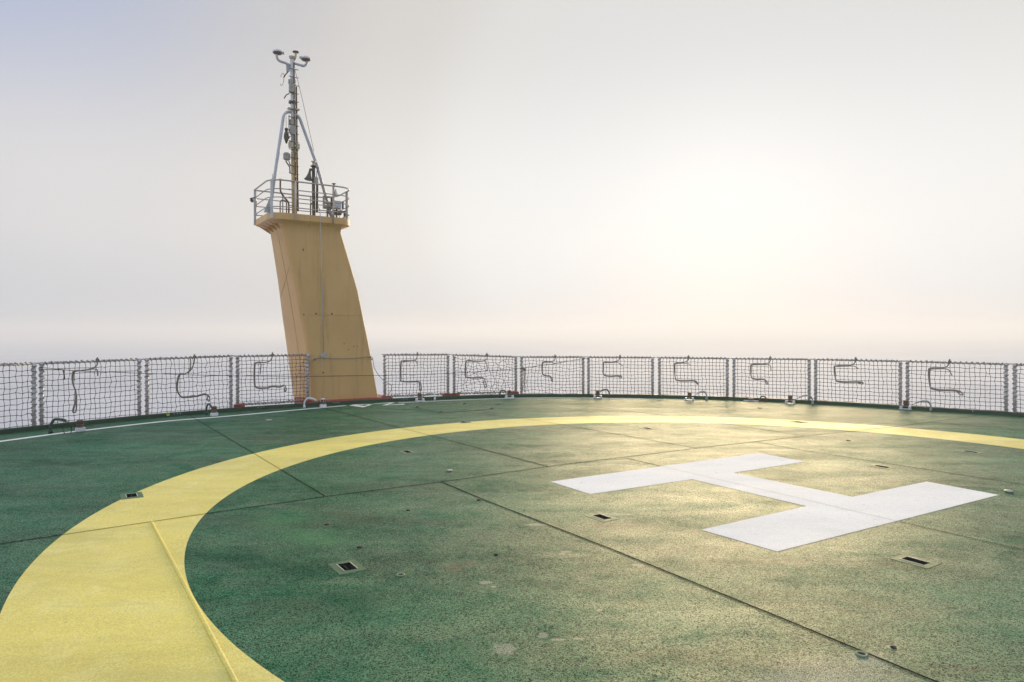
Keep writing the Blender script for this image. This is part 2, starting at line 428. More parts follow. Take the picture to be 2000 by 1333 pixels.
# kerb round the deck
mb = MB(); prof = [(0, 0), (0, .068), (.012, .078), (.085, .078), (.097, .066), (.097, -.38), (.0, -.38)]
vs = []; m = len(prof)
for i in range(NR):
    for (w, z) in prof: vs.append(off(i, w)+UP*z)
fs = [[i*m+k, i*m+k+1, ((i+1) % NR)*m+k+1, ((i+1) % NR)*m+k] for i in range(NR) for k in range(m-1)]
mb.add(vs, fs)
kerb = tag(mb.build('deck_kerb', M_KERB), kind='structure')
# white bolt heads on the kerb, in short rows
mb = MB()
for px0 in (328, 340, 346, 352, 504, 510, 515, 652, 656.5, 661, 787, 791, 795, 1003, 1900):
    r = rim_at(px0, 0)
    if r: mb.box(r[0]+UP*.052-r[2]*.002, (.012, .012, .012), (r[1], r[2], UP))
mb.build('bolt_heads', M_WHITE, kerb)
r = rim_at(328, 0); mb = MB(); mb.box(r[0]+UP*.045-r[2]*.004, (.055, .01, .038), (r[1], r[2], UP))
tag(mb.build('yellow_tag', M_YTAG, kerb), 'small bright yellow tag on the kerb face')

# ship below the deck, sea
cen = V((2, 6, 0))
def hull_ring(sc, z): return [cen+(p-cen)*sc+UP*z for p in RIM]
mb = MB()
levels = [(.97, -.36), (.95, -2.9), (1.32, -3.0), (1.32, -4.2), (1.2, -15.2)]
vs = []; fs = []
for sc, z in levels: vs += hull_ring(sc, z)
for l in range(len(levels)-1):
    for i in range(NR):
        j = (i+1) % NR; fs.append([l*NR+i, l*NR+j, (l+1)*NR+j, (l+1)*NR+i])
mb.add(vs, fs)
tag(mb.build('ship_hull', M_HULL), kind='structure')
SEA_R = 12000.0
mb = MB(); vs = [V((0, 0, -14))]; fs = []
for j, r in enumerate((30, 120, 500, 1500, 5000, SEA_R)):
    for i in range(64): vs.append(V((r*math.cos(2*math.pi*i/64), r*math.sin(2*math.pi*i/64), -14)))
for i in range(64): fs.append([0, 1+i, 1+(i+1) % 64])
for j in range(5):
    for i in range(64): fs.append([1+j*64+i, 1+j*64+(i+1) % 64, 1+(j+1)*64+(i+1) % 64, 1+(j+1)*64+i])
mb.add(vs, fs)
tag(mb.build('pale_sea', M_SEA), kind='structure')

# ------------------------------------------------------------------ pockets, plugs, hatch
def pocket_mesh(root):
    c = V(root.location)
    mb = MB()                                               # plate with the opening
    oi = rect(c, PW, PL, 0.0056); oo = rect(c, PW+.105, PL+.105, 0.0056); od = rect(c, PW+.112, PL+.112, .0002)
    mb.add(oo+oi+od, [[k, (k+1) % 4, 4+(k+1) % 4, 4+k] for k in range(4)]+[[8+k, 8+(k+1) % 4, (k+1) % 4, k] for k in range(4)])
    mb.build('plate', M_FRAME, root)
    mb = MB()                                               # cup below
    t = rect(c, PW, PL, 0.0056); b_ = rect(c, PW-.006, PL-.006, -.075)
    mb.add(t+b_, [[k, (k+1) % 4, 4+(k+1) % 4, 4+k] for k in range(4)]+[[4, 5, 6, 7]])
    cup = mb.build('recess', M_PIT, root)
    mb = MB(); mb.tube([c+A*(.0)+B*(-PL/2)+UP*-.012, c+B*(PL/2)+UP*-.012], .007, 6); mb.build('bar', M_PIT, cup)
    mb = MB()
    for sx in (-1, 1): mb.box(c+A*(sx*(PW/2+.002))+UP*.0078, (.005, PL, .003), (A, B, UP))
    mb.build('worn_edge', M_WORN, root)
LBL = ['tie-down pocket on the outer edge of the yellow circle, left foreground', 'dark tie-down pocket in the green inside the circle, below the tower',
       'tie-down pocket on the far outer edge of the yellow circle', 'small dark tie-down pocket in front of the far stretch of yellow circle',
       'tie-down pocket just left of the near stroke of the big H', 'tie-down pocket with pale grit inside, in the dark green foreground',
       'long black tie-down pocket in the right foreground, below the big H', 'tie-down pocket beyond the far side of the big H, left of another pocket',
       'tie-down pocket inside the yellow circle near the right edge of the picture', 'tie-down pocket on the yellow circle in the sun glare']
proto = None
for (c, l) in zip(pocks, LBL):
    if proto is None:
        o = proto = thing('tie_down_pocket', c, l, 'deck pocket', 'tie-down pockets in the deck'); pocket_mesh(o)
    else:
        o = copy_tree(proto, c-UP*(0 if c is pocks[2] or c is pocks[9] else .0035)); o['label'] = l
# grit in one pocket
c = pocks[5]; mb = MB()
for i in range(26):
    p = c+A*random.uniform(-.035, .03)+B*random.uniform(-.075, .02)+UP*(-.05+random.uniform(0, .02))
    s = random.uniform(.008, .02); mb.box(p, (s, s*1.3, s*.7), (A, B, UP))
mb.lathe(c+B*-.03+UP*-.074, [(.045, 0), (.04, .02), (.015, .034)], 9)
tag(mb.build('grit', M_RUSTY, loc=c), 'heap of pale grit lying in a tie-down pocket in the dark green foreground', 'grit')

plugs = [(878, 921, .036, 1, 'worn steel deck plug beside the long plate joint, left of the big H'), (638, 1025, .022, 0, 'small dark deck plug left of centre, in bright worn green'),
         (797, 997, .02, 0, 'small dark deck plug between two plate joints left of the big H'), (702, 1069.5, .022, 0, 'small dark deck plug just behind the pocket with pale grit'),
         (783, 1124, .026, 2, 'dark ringed deck plug right of the pocket with pale grit'), (935, 977, .022, 0, 'dark deck plug touching the thick black plate joint'),
         (1657, 861, .035, 0, 'dark deck plug in the green between big H and far yellow circle'), (1970, 961.5, .042, 1, 'worn steel deck plug at the tip of the big H'),
         (1683, 1279, .026, 2, 'ringed deck plug beside the thick black joint in the pale near corner'), (525, 822, .06, 1, 'steel deck plug near the rim in front of the net left of the tower'),
         (972, 790, .06, 0, 'flat dark deck plug near the rim right of the hatch'), (1484, 797.5, .06, 0, 'dark deck plug near the rim in the sun glare'),
         (969, 1084, .016, 0, 'tiny dark deck plug in the green below the thick black joint'), (1745, 1265, .016, 0, 'tiny dark deck plug at the near end of the thick joint')]
def plug(root, r, kind):
    c = V(root.location)
    if kind == 1:
        mb = MB(); mb.lathe(c, [(r, .0), (r, .014), (r*.86, .02), (r*.3, .022)], 14); mb.build('cap', M_STEEL, root)
    elif kind == 2:
        mb = MB(); mb.lathe(c, [(r*.6, .001), (r*.6, .003)], 14); mb.build('hole', M_PIT, root)
        mb = MB(); mb.tube([c+V((math.cos(a), math.sin(a), 0))*r+UP*.003 for a in [2*math.pi*q/16 for q in range(16)]], .006, 6, True); mb.build('collar', M_PALEG, root)
    else:
        mb = MB(); mb.lathe(c, [(r, .0), (r*.9, .006), (r*.3, .007)], 12); mb.build('cap', M_PIT, root)
for (x, y, r, kd, l) in plugs: plug(thing('deck_plug', D(x, y), l, 'deck plug', 'plugs and studs in the deck'), r, kd)

hc = [D(*p) for p in [(809.7, 796.4), (908.7, 789.8), (966, 799.7), (859, 807.4)]]
hm = sum(hc, V((0, 0, 0)))/4
hatch = thing('deck_hatch', hm, 'flush four-sided green hatch with pale edges in the deck below the nets', 'hatch')
mb = MB(); mb.prism([hm+(p-hm)*.955+UP*.001 for p in hc], UP*.011); mb.build('lid', M_DECK, hatch)
mb = MB()
for i in range(4):
    p, q = hc[i], hc[(i+1) % 4]; mb.tube([p+UP*.005, q+UP*.005], .008, 6)
mb.build('frame', M_PALEG, hatch)
for p in hc:
    mb = MB(); mb.lathe(hm+(p-hm)*.93+UP*.0118, [(.035, 0), (.035, .01), (.012, .014)], 10); mb.build('bolt', M_PIT, hatch)

# ------------------------------------------------------------------ net panels
PAN = [(-125, 66, 716, 709.5), (81, 272, 708.8, 701.6), (287, 451, 701, 694.8), (464, 601, 695.4, 693), (751.5, 875, 692.6, 692.2), (887, 1007.5, 693, 696.5),
       (1018.5, 1139, 696.8, 697), (1149.5, 1274.5, 697.2, 698), (1288, 1420.5, 698, 699.8), (1433.5, 1580.5, 699.9, 701.3), (1593, 1758.5, 701.3, 705),
       (1772.5, 1965, 705.2, 710.5), (1982, 2125, 711, 716)]
PL_LBL = ['net panel cut by the left edge of the picture', 'wide net panel second from the left, its rope hanging in a straight loop', 'net panel with a small yellow tag on the kerb below',
          'net panel whose right post stands in front of the buff tower', 'net panel just right of the buff tower, with red brackets', 'slack crumpled net panel, second to the right of the tower',
          'net panel with a dark cable running up to its top right corner', 'taut net panel above the darkest bent pipe on the right half', 'net panel left of the sun streak on the deck',
          'net panel right of the sun streak on the deck', 'net panel behind the empty stretch of kerb on the right', 'wide net panel at the right with the largest tied rope', 'net panel cut by the right edge of the picture']
PLANE = []
NOFF = .17
def net_z(p, py): return EYE+(HY-py)/F*p.y
for k, (xa, xb, ya, yb) in enumerate(PAN):
    pa = rim_at(xa, NOFF)[0] if 0 <= xa <= 2000 else None
    pb = rim_at(xb, NOFF)[0] if 0 <= xb <= 2000 else None
    if pa is None: pa = rim_at(max(-125, xa), NOFF)[0]
    if pb is None: pb = rim_at(min(2125, xb), NOFF)[0]
    za, zb = net_z(pa, ya), net_z(pb, yb)
    PLANE.append((pa, pb, za, zb))
def on_panel(k, px, py, o=.03):                             # point just in front of panel k
    pa, pb, _, _ = PLANE[k]
    d = (pb-pa).normalized(); nn = V((d.y, -d.x, 0))
    if nn.y > 0: nn = -nn
    q = pa+nn*o; r = ray(px, py); t = (q.x*nn.x+q.y*nn.y)/(r.x*nn.x+r.y*nn.y)
    return V((r.x*t, r.y*t, EYE+r.z*t))
def knot(mb, p, r):
    mb.add([p+V(q)*r for q in ((1, 0, 0), (-1, 0, 0), (0, 1, 0), (0, -1, 0), (0, 0, 1), (0, 0, -1))],
           [[0, 2, 4], [2, 1, 4], [1, 3, 4], [3, 0, 4], [2, 0, 5], [1, 2, 5], [3, 1, 5], [0, 3, 5]], True)
def helix(p0, p1, r, turns, n=10, ph=0.0):
    d = (p1-p0); ax = d.normalized(); x = ax.orthogonal().normalized(); y = ax.cross(x); N = int(turns*n)
    return [p0+d*(i/N)+(x*math.cos(ph+2*math.pi*i/n)+y*math.sin(ph+2*math.pi*i/n))*r for i in range(N+1)]
for k, (pa, pb, za, zb) in enumerate(PLANE):
    d = (pb-pa).normalized(); nn = V((d.y, -d.x, 0))
    if nn.y > 0: nn = -nn
    W = (pb-pa).length
    root = thing('safety_net_panel', (pa+pb)/2+UP*.0, PL_LBL[k], 'safety net', 'net panels standing round the deck')
    low = k in (3, 4, 5)
    zb0 = .10 if low else -.10
    pr = .031
    for p, z, sg in ((pa, za, 1), (pb, zb, -1)):
        mb = MB(); mb.tube([p+UP*(zb0-.25), p+UP*(z+.012)], pr, 10)
        mb.tube([p+UP*(z-.006)-d*sg*.0, p+UP*(z-.006)-d*sg*.075], .014, 6)
        post = mb.build('post', M_POST, root)
        mb = MB(); z0 = zb0
        nl = 13
        for i in range(nl):
            zz = z0+.05+(z-z0-.1)*i/(nl-1)+random.uniform(-.015, .015)
            mb.tube([p+(V((math.cos(a), math.sin(a), 0))*(pr+.006))+UP*(zz+random.uniform(-.004, .004)) for a in [2*math.pi*q/8 for q in range(8)]], .0075, 5, True)
        mb.tube(helix(p+UP*(z0), p+UP*(z-.02), pr+.012, 11, 8, random.random()*6), .006, 5)
        mb.build('lashing', M_LASH, post)
    ta, tb = pa+UP*(za-.015), pb+UP*(zb-.015)
    mb = MB(); mb.tube([ta, tb], .017, 8); rail = mb.build('top_rail', M_POST, root)
    mb = MB(); mb.tube(helix(ta+d*.05, tb-d*.05, .024, 18, 8), .007, 5)
    for i in range(17):
        q = ta.lerp(tb, (i+.6)/17.2); knot(mb, q+UP*random.uniform(.008, .022), .026)
    mb.build('lashing', M_LASH, rail)
    if low:
        mb = MB(); b0, b1 = pa+UP*.125, pb+UP*.125
        mb.tube([b0, b1], .013, 7); bl = mb.build('bottom_rail', M_POST, root)
        mb = MB(); mb.tube(helix(b0, b1, .022, 22, 7), .0085, 5)
        for i in range(16): knot(mb, b0.lerp(b1, (i+random.random()*.7)/16)+UP*random.uniform(-.02, .02), .028)
        mb.build('lashing', M_LASH, bl)
        for p, sg in ((pa, 1), (pb, -1)):
            mb = MB(); mb.box(p+d*sg*.035+UP*.06, (.22, .10, .15), (d, nn, UP), .01); mb.build('bracket', M_RED, root)
    # netting
    nc = max(12, round(W/.092)); nr = 13
    sl = {5: .019, 6: .011, 0: .008, 2: .010}.get(k, .0065)
    skew = random.uniform(-.02, .05)
    ph = random.random()*9
    grid = []
    for j in range(nr+1):
        row = []
        for i in range(nc+1):
            s, t = i/nc, j/nr
            base = pa.lerp(pb, s); zt = za+(zb-za)*s-.03; z_ = zt+(zb0-zt)*t
            inn = (min(s, 1-s)*8 < 1 and min(s, 1-s)*8 or 1)
            sag = math.sin(math.pi*s)*.012*math.sin(math.pi*t)
            dx = random.gauss(0, sl)*inn+skew*t*t*inn*.6
            dz = random.gauss(0, sl*.8)*(1 if 0 < j else .2)-sag
            dn = random.gauss(0, .012)+.02*math.sin(ph+s*5)*math.sin(math.pi*t)
            if k == 5: dx += .03*math.sin(s*9+t*4)*math.sin(math.pi*s)*1.0; dz += .03*math.sin(s*7+1+t*5)*math.sin(math.pi*t); dn += .06*math.sin(s*11+t*3)
            if k == 6: dx += .03*math.sin(t*6+1)*inn*(1-s); dz += .02*math.sin(s*6)*math.sin(math.pi*t)
            if i == 0 or i == nc: dx = random.gauss(0, .004); dn *= .3
            row.append(base+d*dx+nn*dn+UP*(z_+dz))
        grid.append(row)
    mb = MB()
    cr = .005
    for j in range(nr+1):
        if j > 0: mb.tube(grid[j], cr, 4, caps=False)
    for i in range(nc+1): mb.tube([grid[j][i] for j in range(nr+1)], cr, 4, caps=False)
    for j in range(1, nr+1):
        for i in range(nc+1): knot(mb, grid[j][i], .0145)
    mb.build('netting', M_NET, root, fix=False)

# ropes tied to the nets
ROPES = {
 1: ([(190, 704), (189, 714), (176, 721), (160, 724), (145, 725), (141, 733), (142, 748), (145, 757), (148, 766), (147, 784), (142, 803), (146, 806), (149, 800), (149.5, 770)], [(143, 726), (160, 724), (183, 721), (190, 724), (191, 735)]),
 2: ([(380, 697), (379, 709), (372, 724), (362, 730), (350, 732), (345, 750), (346, 764), (354, 775), (370, 775), (386, 773), (399, 769.5), (407, 773), (410, 780), (408, 784), (405, 780), (406, 771)], [(370, 697), (372.5, 708), (371, 722), (366, 728)]),
 3: ([(532, 693), (530, 702), (521, 708), (500, 708.5), (496.5, 715), (496.5, 748), (501, 757), (521, 757.5), (531, 754.5), (546, 755.5), (555, 752.5), (559, 760), (557, 765.5), (555.5, 757)], [(498, 710), (509, 710), (509, 720), (508, 732)]),
 4: ([(815.5, 692), (813, 702), (806, 704.5), (787, 705), (782.5, 709), (782.3, 738), (786, 744.8), (817, 745.6), (822, 751), (822.6, 762), (820.6, 764), (819.2, 761), (819, 748)], [(788, 706.5), (808, 704.8), (813.5, 707), (815.5, 714)]),
 5: ([(951, 693.5), (950, 703), (934, 706), (914, 704.5), (909, 709), (909, 731), (913, 737.3), (942, 738), (947, 743), (949.5, 753), (948, 758), (945.8, 754), (944.5, 743)], [(914, 706), (936, 706.5), (949, 707), (952, 724)]),
 6: ([(1084, 696.5), (1083, 704), (1074, 707), (1062, 707), (1058.6, 711), (1058.6, 727), (1063, 733), (1075, 735), (1078.6, 742), (1078, 745.5), (1076.5, 742), (1075.5, 736.5)], [(1062, 708.5), (1076, 708), (1085, 710), (1098, 708)]),
 7: ([(1211, 697), (1209, 703), (1200, 706.8), (1181, 707.5), (1177.6, 712), (1178.6, 729), (1184, 734), (1207, 734.2), (1213, 734.6), (1214.3, 737), (1212, 739), (1208, 735.5)], [(1181, 709), (1200, 708.3), (1208, 709), (1216, 715.5)]),
 8: ([(1345, 698), (1344, 704), (1336, 708), (1320, 709.3), (1317, 713.7), (1318.5, 736), (1323.5, 743), (1355, 743.6), (1361, 746.5), (1363.5, 751), (1361.5, 750.5), (1357.5, 745)], [(1320, 711), (1336, 709.7), (1348, 712)]),
 9: ([(1504.7, 700), (1503.5, 707), (1495, 710.8), (1470, 711.8), (1466, 716), (1467, 734.5), (1472.5, 740), (1492, 741), (1498.5, 746.5), (1499.5, 750), (1497, 750.2), (1494, 743)], [(1470, 713.3), (1497, 712.4), (1504.5, 715), (1506, 725)]),
 10: ([(1671.7, 702), (1669.4, 709), (1660.7, 713.6), (1633, 714.8), (1629, 719), (1631.5, 738.5), (1638, 745), (1678, 746), (1685, 747.3), (1685.5, 750), (1682, 750.5), (1675, 747.5)], [(1634, 716.5), (1661, 715.4), (1669, 716), (1676.7, 720.5)]),
 11: ([(1855, 706.5), (1852, 713.5), (1843.4, 718.8), (1818, 719.5), (1813.5, 725), (1815.5, 750), (1823, 760), (1866.6, 762.6), (1877, 766), (1881, 770.5), (1878.5, 772), (1874, 770), (1868, 764)], [(1818, 721.4), (1845, 720.8), (1853.6, 724), (1859.4, 734)]),
}
RL = {1: 'thick grey rope hanging straight in a loop, on the second net from the left', 2: 'grey rope with an extra hanging loop, tied on the net left of the tower-side net',
      3: 'rope with a wavy lower end, tied on the net in front of the tower', 4: 'rope in a square bend, tied on the net just right of the tower', 5: 'rope tied on the slack crumpled net',
      6: 'short rope tied on the net crossed by the slanting dark cable', 7: 'rope ending in a round eye, tied on the taut net above the dark bent pipe', 8: 'rope with a slanting lower end, tied on the net left of the sun streak',
      9: 'small rope tied on the net right of the sun streak', 10: 'rope with a flat eye end, tied on the net behind the empty kerb at right', 11: 'largest tied rope, on the wide net at the right'}
for k, (main, tail) in ROPES.items():
    P = smooth_path([on_panel(k, x, y, .045) for x, y in main], 4)
    Q = smooth_path([on_panel(k, x, y, .06) for x, y in tail], 4)
    root = tag(None or bpy.data.objects.new('tied_rope', None), RL[k], 'rope', 'ropes tied on the nets'); col.objects.link(root)
    root.location = P[0]; ORG[root.name] = V(P[0])
    mb = MB()
    m = len(P); s0, s1 = int(m*.24), int(m*.74)
    P = [p+UP*(math.sin(i*1.9)*.003) for i, p in enumerate(P)]
    mb.tube(P, .0125, 6)
    dd = (PLANE[k][1]-PLANE[k][0]).normalized()
    second = [p+dd*.018*(1 if i < (s0+s1)/2-3 else .3)+UP*(-.018*min(1, max(0, (i-s0)/8))) for i, p in enumerate(P) if s0 <= i <= s1]
    mb.tube(second, .0115, 6); mb.tube(Q, .0115, 6)
    mb.build('rope', M_ROPE, root)
    mb = MB(); kp = P[0]
    for i in range(5): mb.tube([kp+dd*random.uniform(-.014, .014)+UP*random.uniform(-.022, .012)+(dd*math.cos(a)+UP*math.sin(a))*.018 for a in [2*math.pi*q/8 for q in range(8)]], .011, 5, True)
    mb.tube([kp+UP*.03-dd*.015, kp+UP*.05+dd*.01], .012, 6)
    mb.build('knot', M_ROPE, root)

# thin cable strung along the nets
def panel_of(px):
    best = min(range(len(PAN)), key=lambda k: 0 if PAN[k][0] <= px <= PAN[k][1] else min(abs(px-PAN[k][0]), abs(px-PAN[k][1])))
    return best
ctrl = [(76, 722), (128, 723), (150, 725), (200, 726.5), (272, 729.5), (287, 730), (320, 730.8), (380, 733), (451, 734.2), (464, 734.6), (540, 735.3), (601, 735.6), (676, 735.6), (751.5, 733.6),
        (820, 731.8), (875, 729.8), (887, 729), (930, 726.5), (1000, 721.5), (1018.5, 719.5), (1045, 716), (1080, 711.6), (1110, 706), (1139, 700.5), (1150, 701)]
mb = MB(); pts = [on_panel(panel_of(x), x, y, .05) if not 610 < x < 745 else on_panel(3, 601, 735.6, .05).lerp(on_panel(4, 751.5, 733.6, .05), .5) for x, y in ctrl]
mb.tube(pts, .0065, 6)
mb.tube([on_panel(1, 76, 718, .05), on_panel(1, 100, 720, .05), on_panel(1, 128, 723, .05)], .006, 6)
mb.tube([on_panel(1, 123, 722, .055), on_panel(1, 125, 730, .055), on_panel(1, 126, 741, .055)], .011, 6)
mb.build('strung_cable', M_CABLE, loc=pts[0])
tag(bpy.data.objects['strung_cable'], 'thin dark cable strung across the nets and past the tower', 'cable')
# bunch hanging at the left post of one net
mb = MB()
for q in range(3):
    mb.tube(smooth_path([on_panel(6, 1023+q, 719, .05), on_panel(6, 1022+q*2.5, 732, .06), on_panel(6, 1028-q*3, 745, .05), on_panel(6, 1021+q*3, 757, .05), on_panel(6, 1025+q, 766, .05)], 3), .0075, 5)
for q in range(3): knot(mb, on_panel(6, 1022+q*1.5, 720+q, .055), .045)
tag(mb.build('cord_bunch', M_LASH, loc=on_panel(6, 1023, 766)), 'bunch of cords hanging beside a post right of the slack net', 'cord')

# ------------------------------------------------------------------ deck edge lights and bent pipes
# lamp px, foot py, pipe foot, pipe top y, pipe end, pipe material, labels
LT = [(157, 843.5, (99, 847), 817, (128, 823.5), M_GREENP, 0, 'brown deck edge lamp on a white foot nearest to the left edge', 'thick dark green bent pipe with a looped cable at the left rim'),
      (418.5, 813.3, (403, 810), 788.5, (413, 797), M_GREENP, 0, 'brown deck edge lamp right beside a narrow dark green hoop', 'narrow dark green hoop pipe left of the tower'),
      (631, 796, (594.4, 797.5), 776.8, (617.5, 783), M_WHITE, 0, 'black capped deck edge lamp in front of the tower base', 'white bent pipe in front of the tower left corner'),
      (820, 784, (849.3, 782.5), 765.7, (833, 770), M_WHITE, 1, 'deck edge lamp in front of the net just right of the tower', 'white bent pipe in front of the net just right of the tower'),
      (995, 778, (976.5, 777), 761.5, (988, 766), M_GREENP, 1, 'deck edge lamp in front of the right post of the slack net', 'small dark hoop pipe in front of the slack net'),
      (1167.5, 778, (1190, 777), 760, (1174, 764.5), M_DARKM, 1, 'deck edge lamp on a forked foot left of the dark bent pipe', 'dark bent pipe in front of the taut net'),
      (1346.5, 782.5, (1380, 782), 764, (1364, 768.3), M_GREYP, 1, 'rusty deck edge lamp on a round foot left of the sun streak', 'grey bent pipe with a loose wire left of the sun streak'),
      (1543, 789, (1587, 791), 771.5, (1564.5, 775.5), M_GREYP, 1, 'deck edge lamp with a finned head right of the sun streak', 'grey bent pipe crossing a net post right of the sun streak'),
      (1768.5, 800, (1818, 803.5), 782, (1793, 786.3), M_GREYP, 1, 'deck edge lamp on a pale bracket at the right', 'grey bent pipe at the right below the largest tied rope')]
for (lx, ly, pf, pty, pe, pm, style, l1, l2) in LT:
    c = D(lx, ly); rr = rim_at(lx, 0); t, nrm = rr[1], rr[2]
    if t.x < 0: t = -t
    ax = (t, nrm, UP)
    o = thing('edge_lamp', c, l1, 'deck lamp', 'lamps round the deck rim')
    mb = MB()
    if style == 0: mb.box(c+UP*.036, (.135, .09, .07), ax, .008)
    else:
        mb.box(c+UP*.010, (.24, .12, .016), ax, .004)
        for s in (-1, 1): mb.box(c+t*s*.085+UP*.046, (.05, .09, .056), ax, .01)
        mb.box(c+UP*.066+nrm*.035, (.20, .02, .012), ax)
    foot = mb.build('foot', M_WHITE, o)
    mb = MB()
    for s in (-1, 1): mb.lathe(c+t*s*.05+UP*(.07 if style == 0 else .074), [(.012, 0), (.012, .014)], 8)
    mb.build('bolt', M_STEEL, foot)
    mb = MB(); b0 = c+UP*.074+nrm*.01
    mb.lathe(b0, [(.05, 0), (.054, .012), (.040, .02), (.040, .034), (.058, .04), (.058, .05), (.046, .056)], 14)
    hd = mb.build('lamp_head', M_BRONZE, o)
    mb = MB(); mb.lathe(b0+UP*.056, [(.043, 0), (.047, .02), (.047, .045), (.042, .052)], 14)
    mb.build('lens', M_DARKM if style == 0 else M_BRONZE, o)
    mb = MB(); mb.lathe(b0+UP*.106, [(.050, 0), (.053, .006), (.046, .02), (.012, .027)], 14)
    for q in range(4):
        a = 2*math.pi*q/4+.5; e = V((math.cos(a), math.sin(a), 0))*.052
        mb.tube([b0+e+UP*.045, b0+e+UP*.112], .0045, 5)
    mb.build('cage', M_WHITE if lx == 631 else M_BRONZE, o)
    # bent pipe
    f = D(*pf); pr = .024 if pm is M_GREENP and lx < 200 else .019
    zt = EYE-(pty-HY)/F*f.y; 
    r2 = ray(*pe); e = V((r2.x*f.y, f.y, EYE+r2.z*f.y)) + V((0, .02, 0))
    mid = (f.lerp(V((e.x, e.y, 0)), .5)); dx = V((e.x-f.x, e.y-f.y, 0))
    path = smooth_path([f, f+UP*(zt*.45), f+UP*(zt*.68)+dx*.07, f+UP*(zt*.90)+dx*.24, f+UP*(zt-pr)+dx*.50, e.lerp(f+UP*(zt-pr)+dx*.5, .45)+UP*.012, e], 4)
    o = thing('bent_pipe', f, l2, 'pipe', 'bent cable pipes at the deck rim')
    mb = MB(); mb.tube(path, pr, 10); pipe = mb.build('pipe', pm, o)
    mb = MB(); mb.lathe(f, [(pr*1.45, 0), (pr*1.45, .05), (pr*1.1, .062)], 12); mb.build('collar', pm, o)
    mb = MB(); dirp = (path[-1]-path[-2]).normalized()
    mb.tube([e-dirp*.01, e+dirp*.035], pr*.75, 8); mb.build('gland', M_STEEL, pipe)
    mb = MB(); tgt = b0+UP*.03+nrm*.03
    if lx < 200: cp = [e, e+dx*.12+UP*-.03, e+dx*.35+UP*-.13, e+dx*.22+UP*-.21, e-dx*.12+UP*-.20, e-dx*.22+UP*-.10, e+dx*.0+UP*-.04, e+dx*.4+UP*-.09, tgt]
    else: cp = [e, e+dirp*.05+UP*-.005, e.lerp(tgt, .5)+UP*(-.03), tgt]
    mb.tube(smooth_path(cp, 5), .006, 6); mb.build('cable', M_CABLE, o)
# flat fitting and arch handle in the glare
c = D(1467, 784); rr = rim_at(1467, 0); t = rr[1]; ax = (t, rr[2], UP)
o = thing('flat_fitting', c, 'flat plate with a small box on it at the rim in the sun glare', 'deck fitting')
mb = MB(); mb.box(c+UP*.010, (.36, .12, .016), ax, .004); mb.build('plate', M_WHITE, o)
mb = MB(); mb.box(c+UP*.044, (.14, .08, .05), ax, .01); mb.build('box', M_BRONZE, o)
c = rim_at(1490.5, -.06)[0]; c.z = 0
o = thing('arch_handle', c, 'small dark arch at the rim in the sun glare, right of a flat plate', 'deck fitting')
mb = MB(); mb.tube(smooth_path([c-t*.075, c-t*.072+UP*.07, c-t*.045+UP*.115, c+UP*.13, c+t*.045+UP*.115, c+t*.072+UP*.07, c+t*.075], 3), .018, 8); mb.build('hoop', M_BRONZE, o)
mb = MB()
for s in (-1, 1): mb.lathe(c+t*s*.075, [(.03, 0), (.03, .012)], 10)
mb.build('foot', M_BRONZE, o)

# ------------------------------------------------------------------ tower
VF = 16.14                                                  # front face plane
lev_l = [(553, 447), (574, 543), (590, 625), (598, 662), (611, 785)]
lev_r = [(664, 447), (685, 517), (699.6, 568), (709.5, 617), (725, 694), (739.5, 778)]
lev_k = [(526, 447), (541, 543), (557, 662), (572.7, 779)]
def uz(p): q = T(p[0], p[1], VF); return (q.dot(A), q.z)
Lz = [uz(p) for p in lev_l]; Rz = [uz(p) for p in lev_r]
def interp(tab, z):
    tab = sorted(tab, key=lambda q: q[1])
    if z <= tab[0][1]: a, b = tab[0], tab[1]
    elif z >= tab[-1][1]: a, b = tab[-2], tab[-1]
    else:
        for a, b in zip(tab, tab[1:]):
            if a[1] <= z <= b[1]: break
    return a[0]+(b[0]-a[0])*(z-a[1])/(b[1]-a[1])
Kz = []
for p in lev_k:                                             # depth of the left side at each level
    x = (p[0]-1000)/F; z = T(p[0]+30, p[1], VF).z
    for _ in range(8):
        u = interp(Lz, z); f0 = UV(u, VF, 0)
        dp = (x*f0.y-f0.x)/(B.x-x*B.y)
        q = f0+B*dp; z = EYE+(HY-p[1])/F*q.y
    Kz.append((dp, z))
def section(z, rr=.17, n=6):
    u0, u1, dp = interp(Lz, z), interp(Rz, z), interp(Kz, z)
    pts = []
    r2 = .05
    for (cu, cv, a0, r_) in ((u0, VF, 180, rr), (u1, VF, 270, r2), (u1-.03, VF+dp, 0, r2), (u0, VF+dp, 90, r2)):
        su = 1 if cu == u0 else -1; sv = 1 if cv == VF else -1
        for i in range(n+1):
            a = R(a0+90*i/n)
            pts.append(UV(cu+su*r_+r_*math.cos(a), cv+sv*r_+r_*math.sin(a), z))
    return pts
ZT = 4.32
tb = UV(interp(Lz, 0)+.9, VF+.7, -3)
tower = thing('mast_tower', tb, 'tall buff leaning mast tower behind the nets with railed top platform', 'mast tower')
mb = MB(); zs = [-3.0, -.1]+[.25*i for i in range(1, 16)]+[4.0, 4.12, 4.2, 4.26, ZT]
zs = sorted(set(zs)); secs = []
for z in zs:
    sct = section(z)
    if z > 4.1:                                             # flare under the platform
        w = ((z-4.1)/.22)**2; cx = sum(sct, V((0, 0, 0)))/len(sct)
        sct = [p+(V((p.x-cx.x, p.y-cx.y, 0)).normalized()*.18*w) for p in sct]
    secs.append(sct)
m = len(secs[0]); vs = [p for s_ in secs for p in s_]; fs = []
for i in range(len(secs)-1):
    for k in range(m): fs.append([i*m+k, i*m+(k+1) % m, (i+1)*m+(k+1) % m, (i+1)*m+k])
mb.add(vs, fs, True); mb.add(secs[-1], [list(range(m))])
trunk = mb.build('trunk', M_TAN, tower)
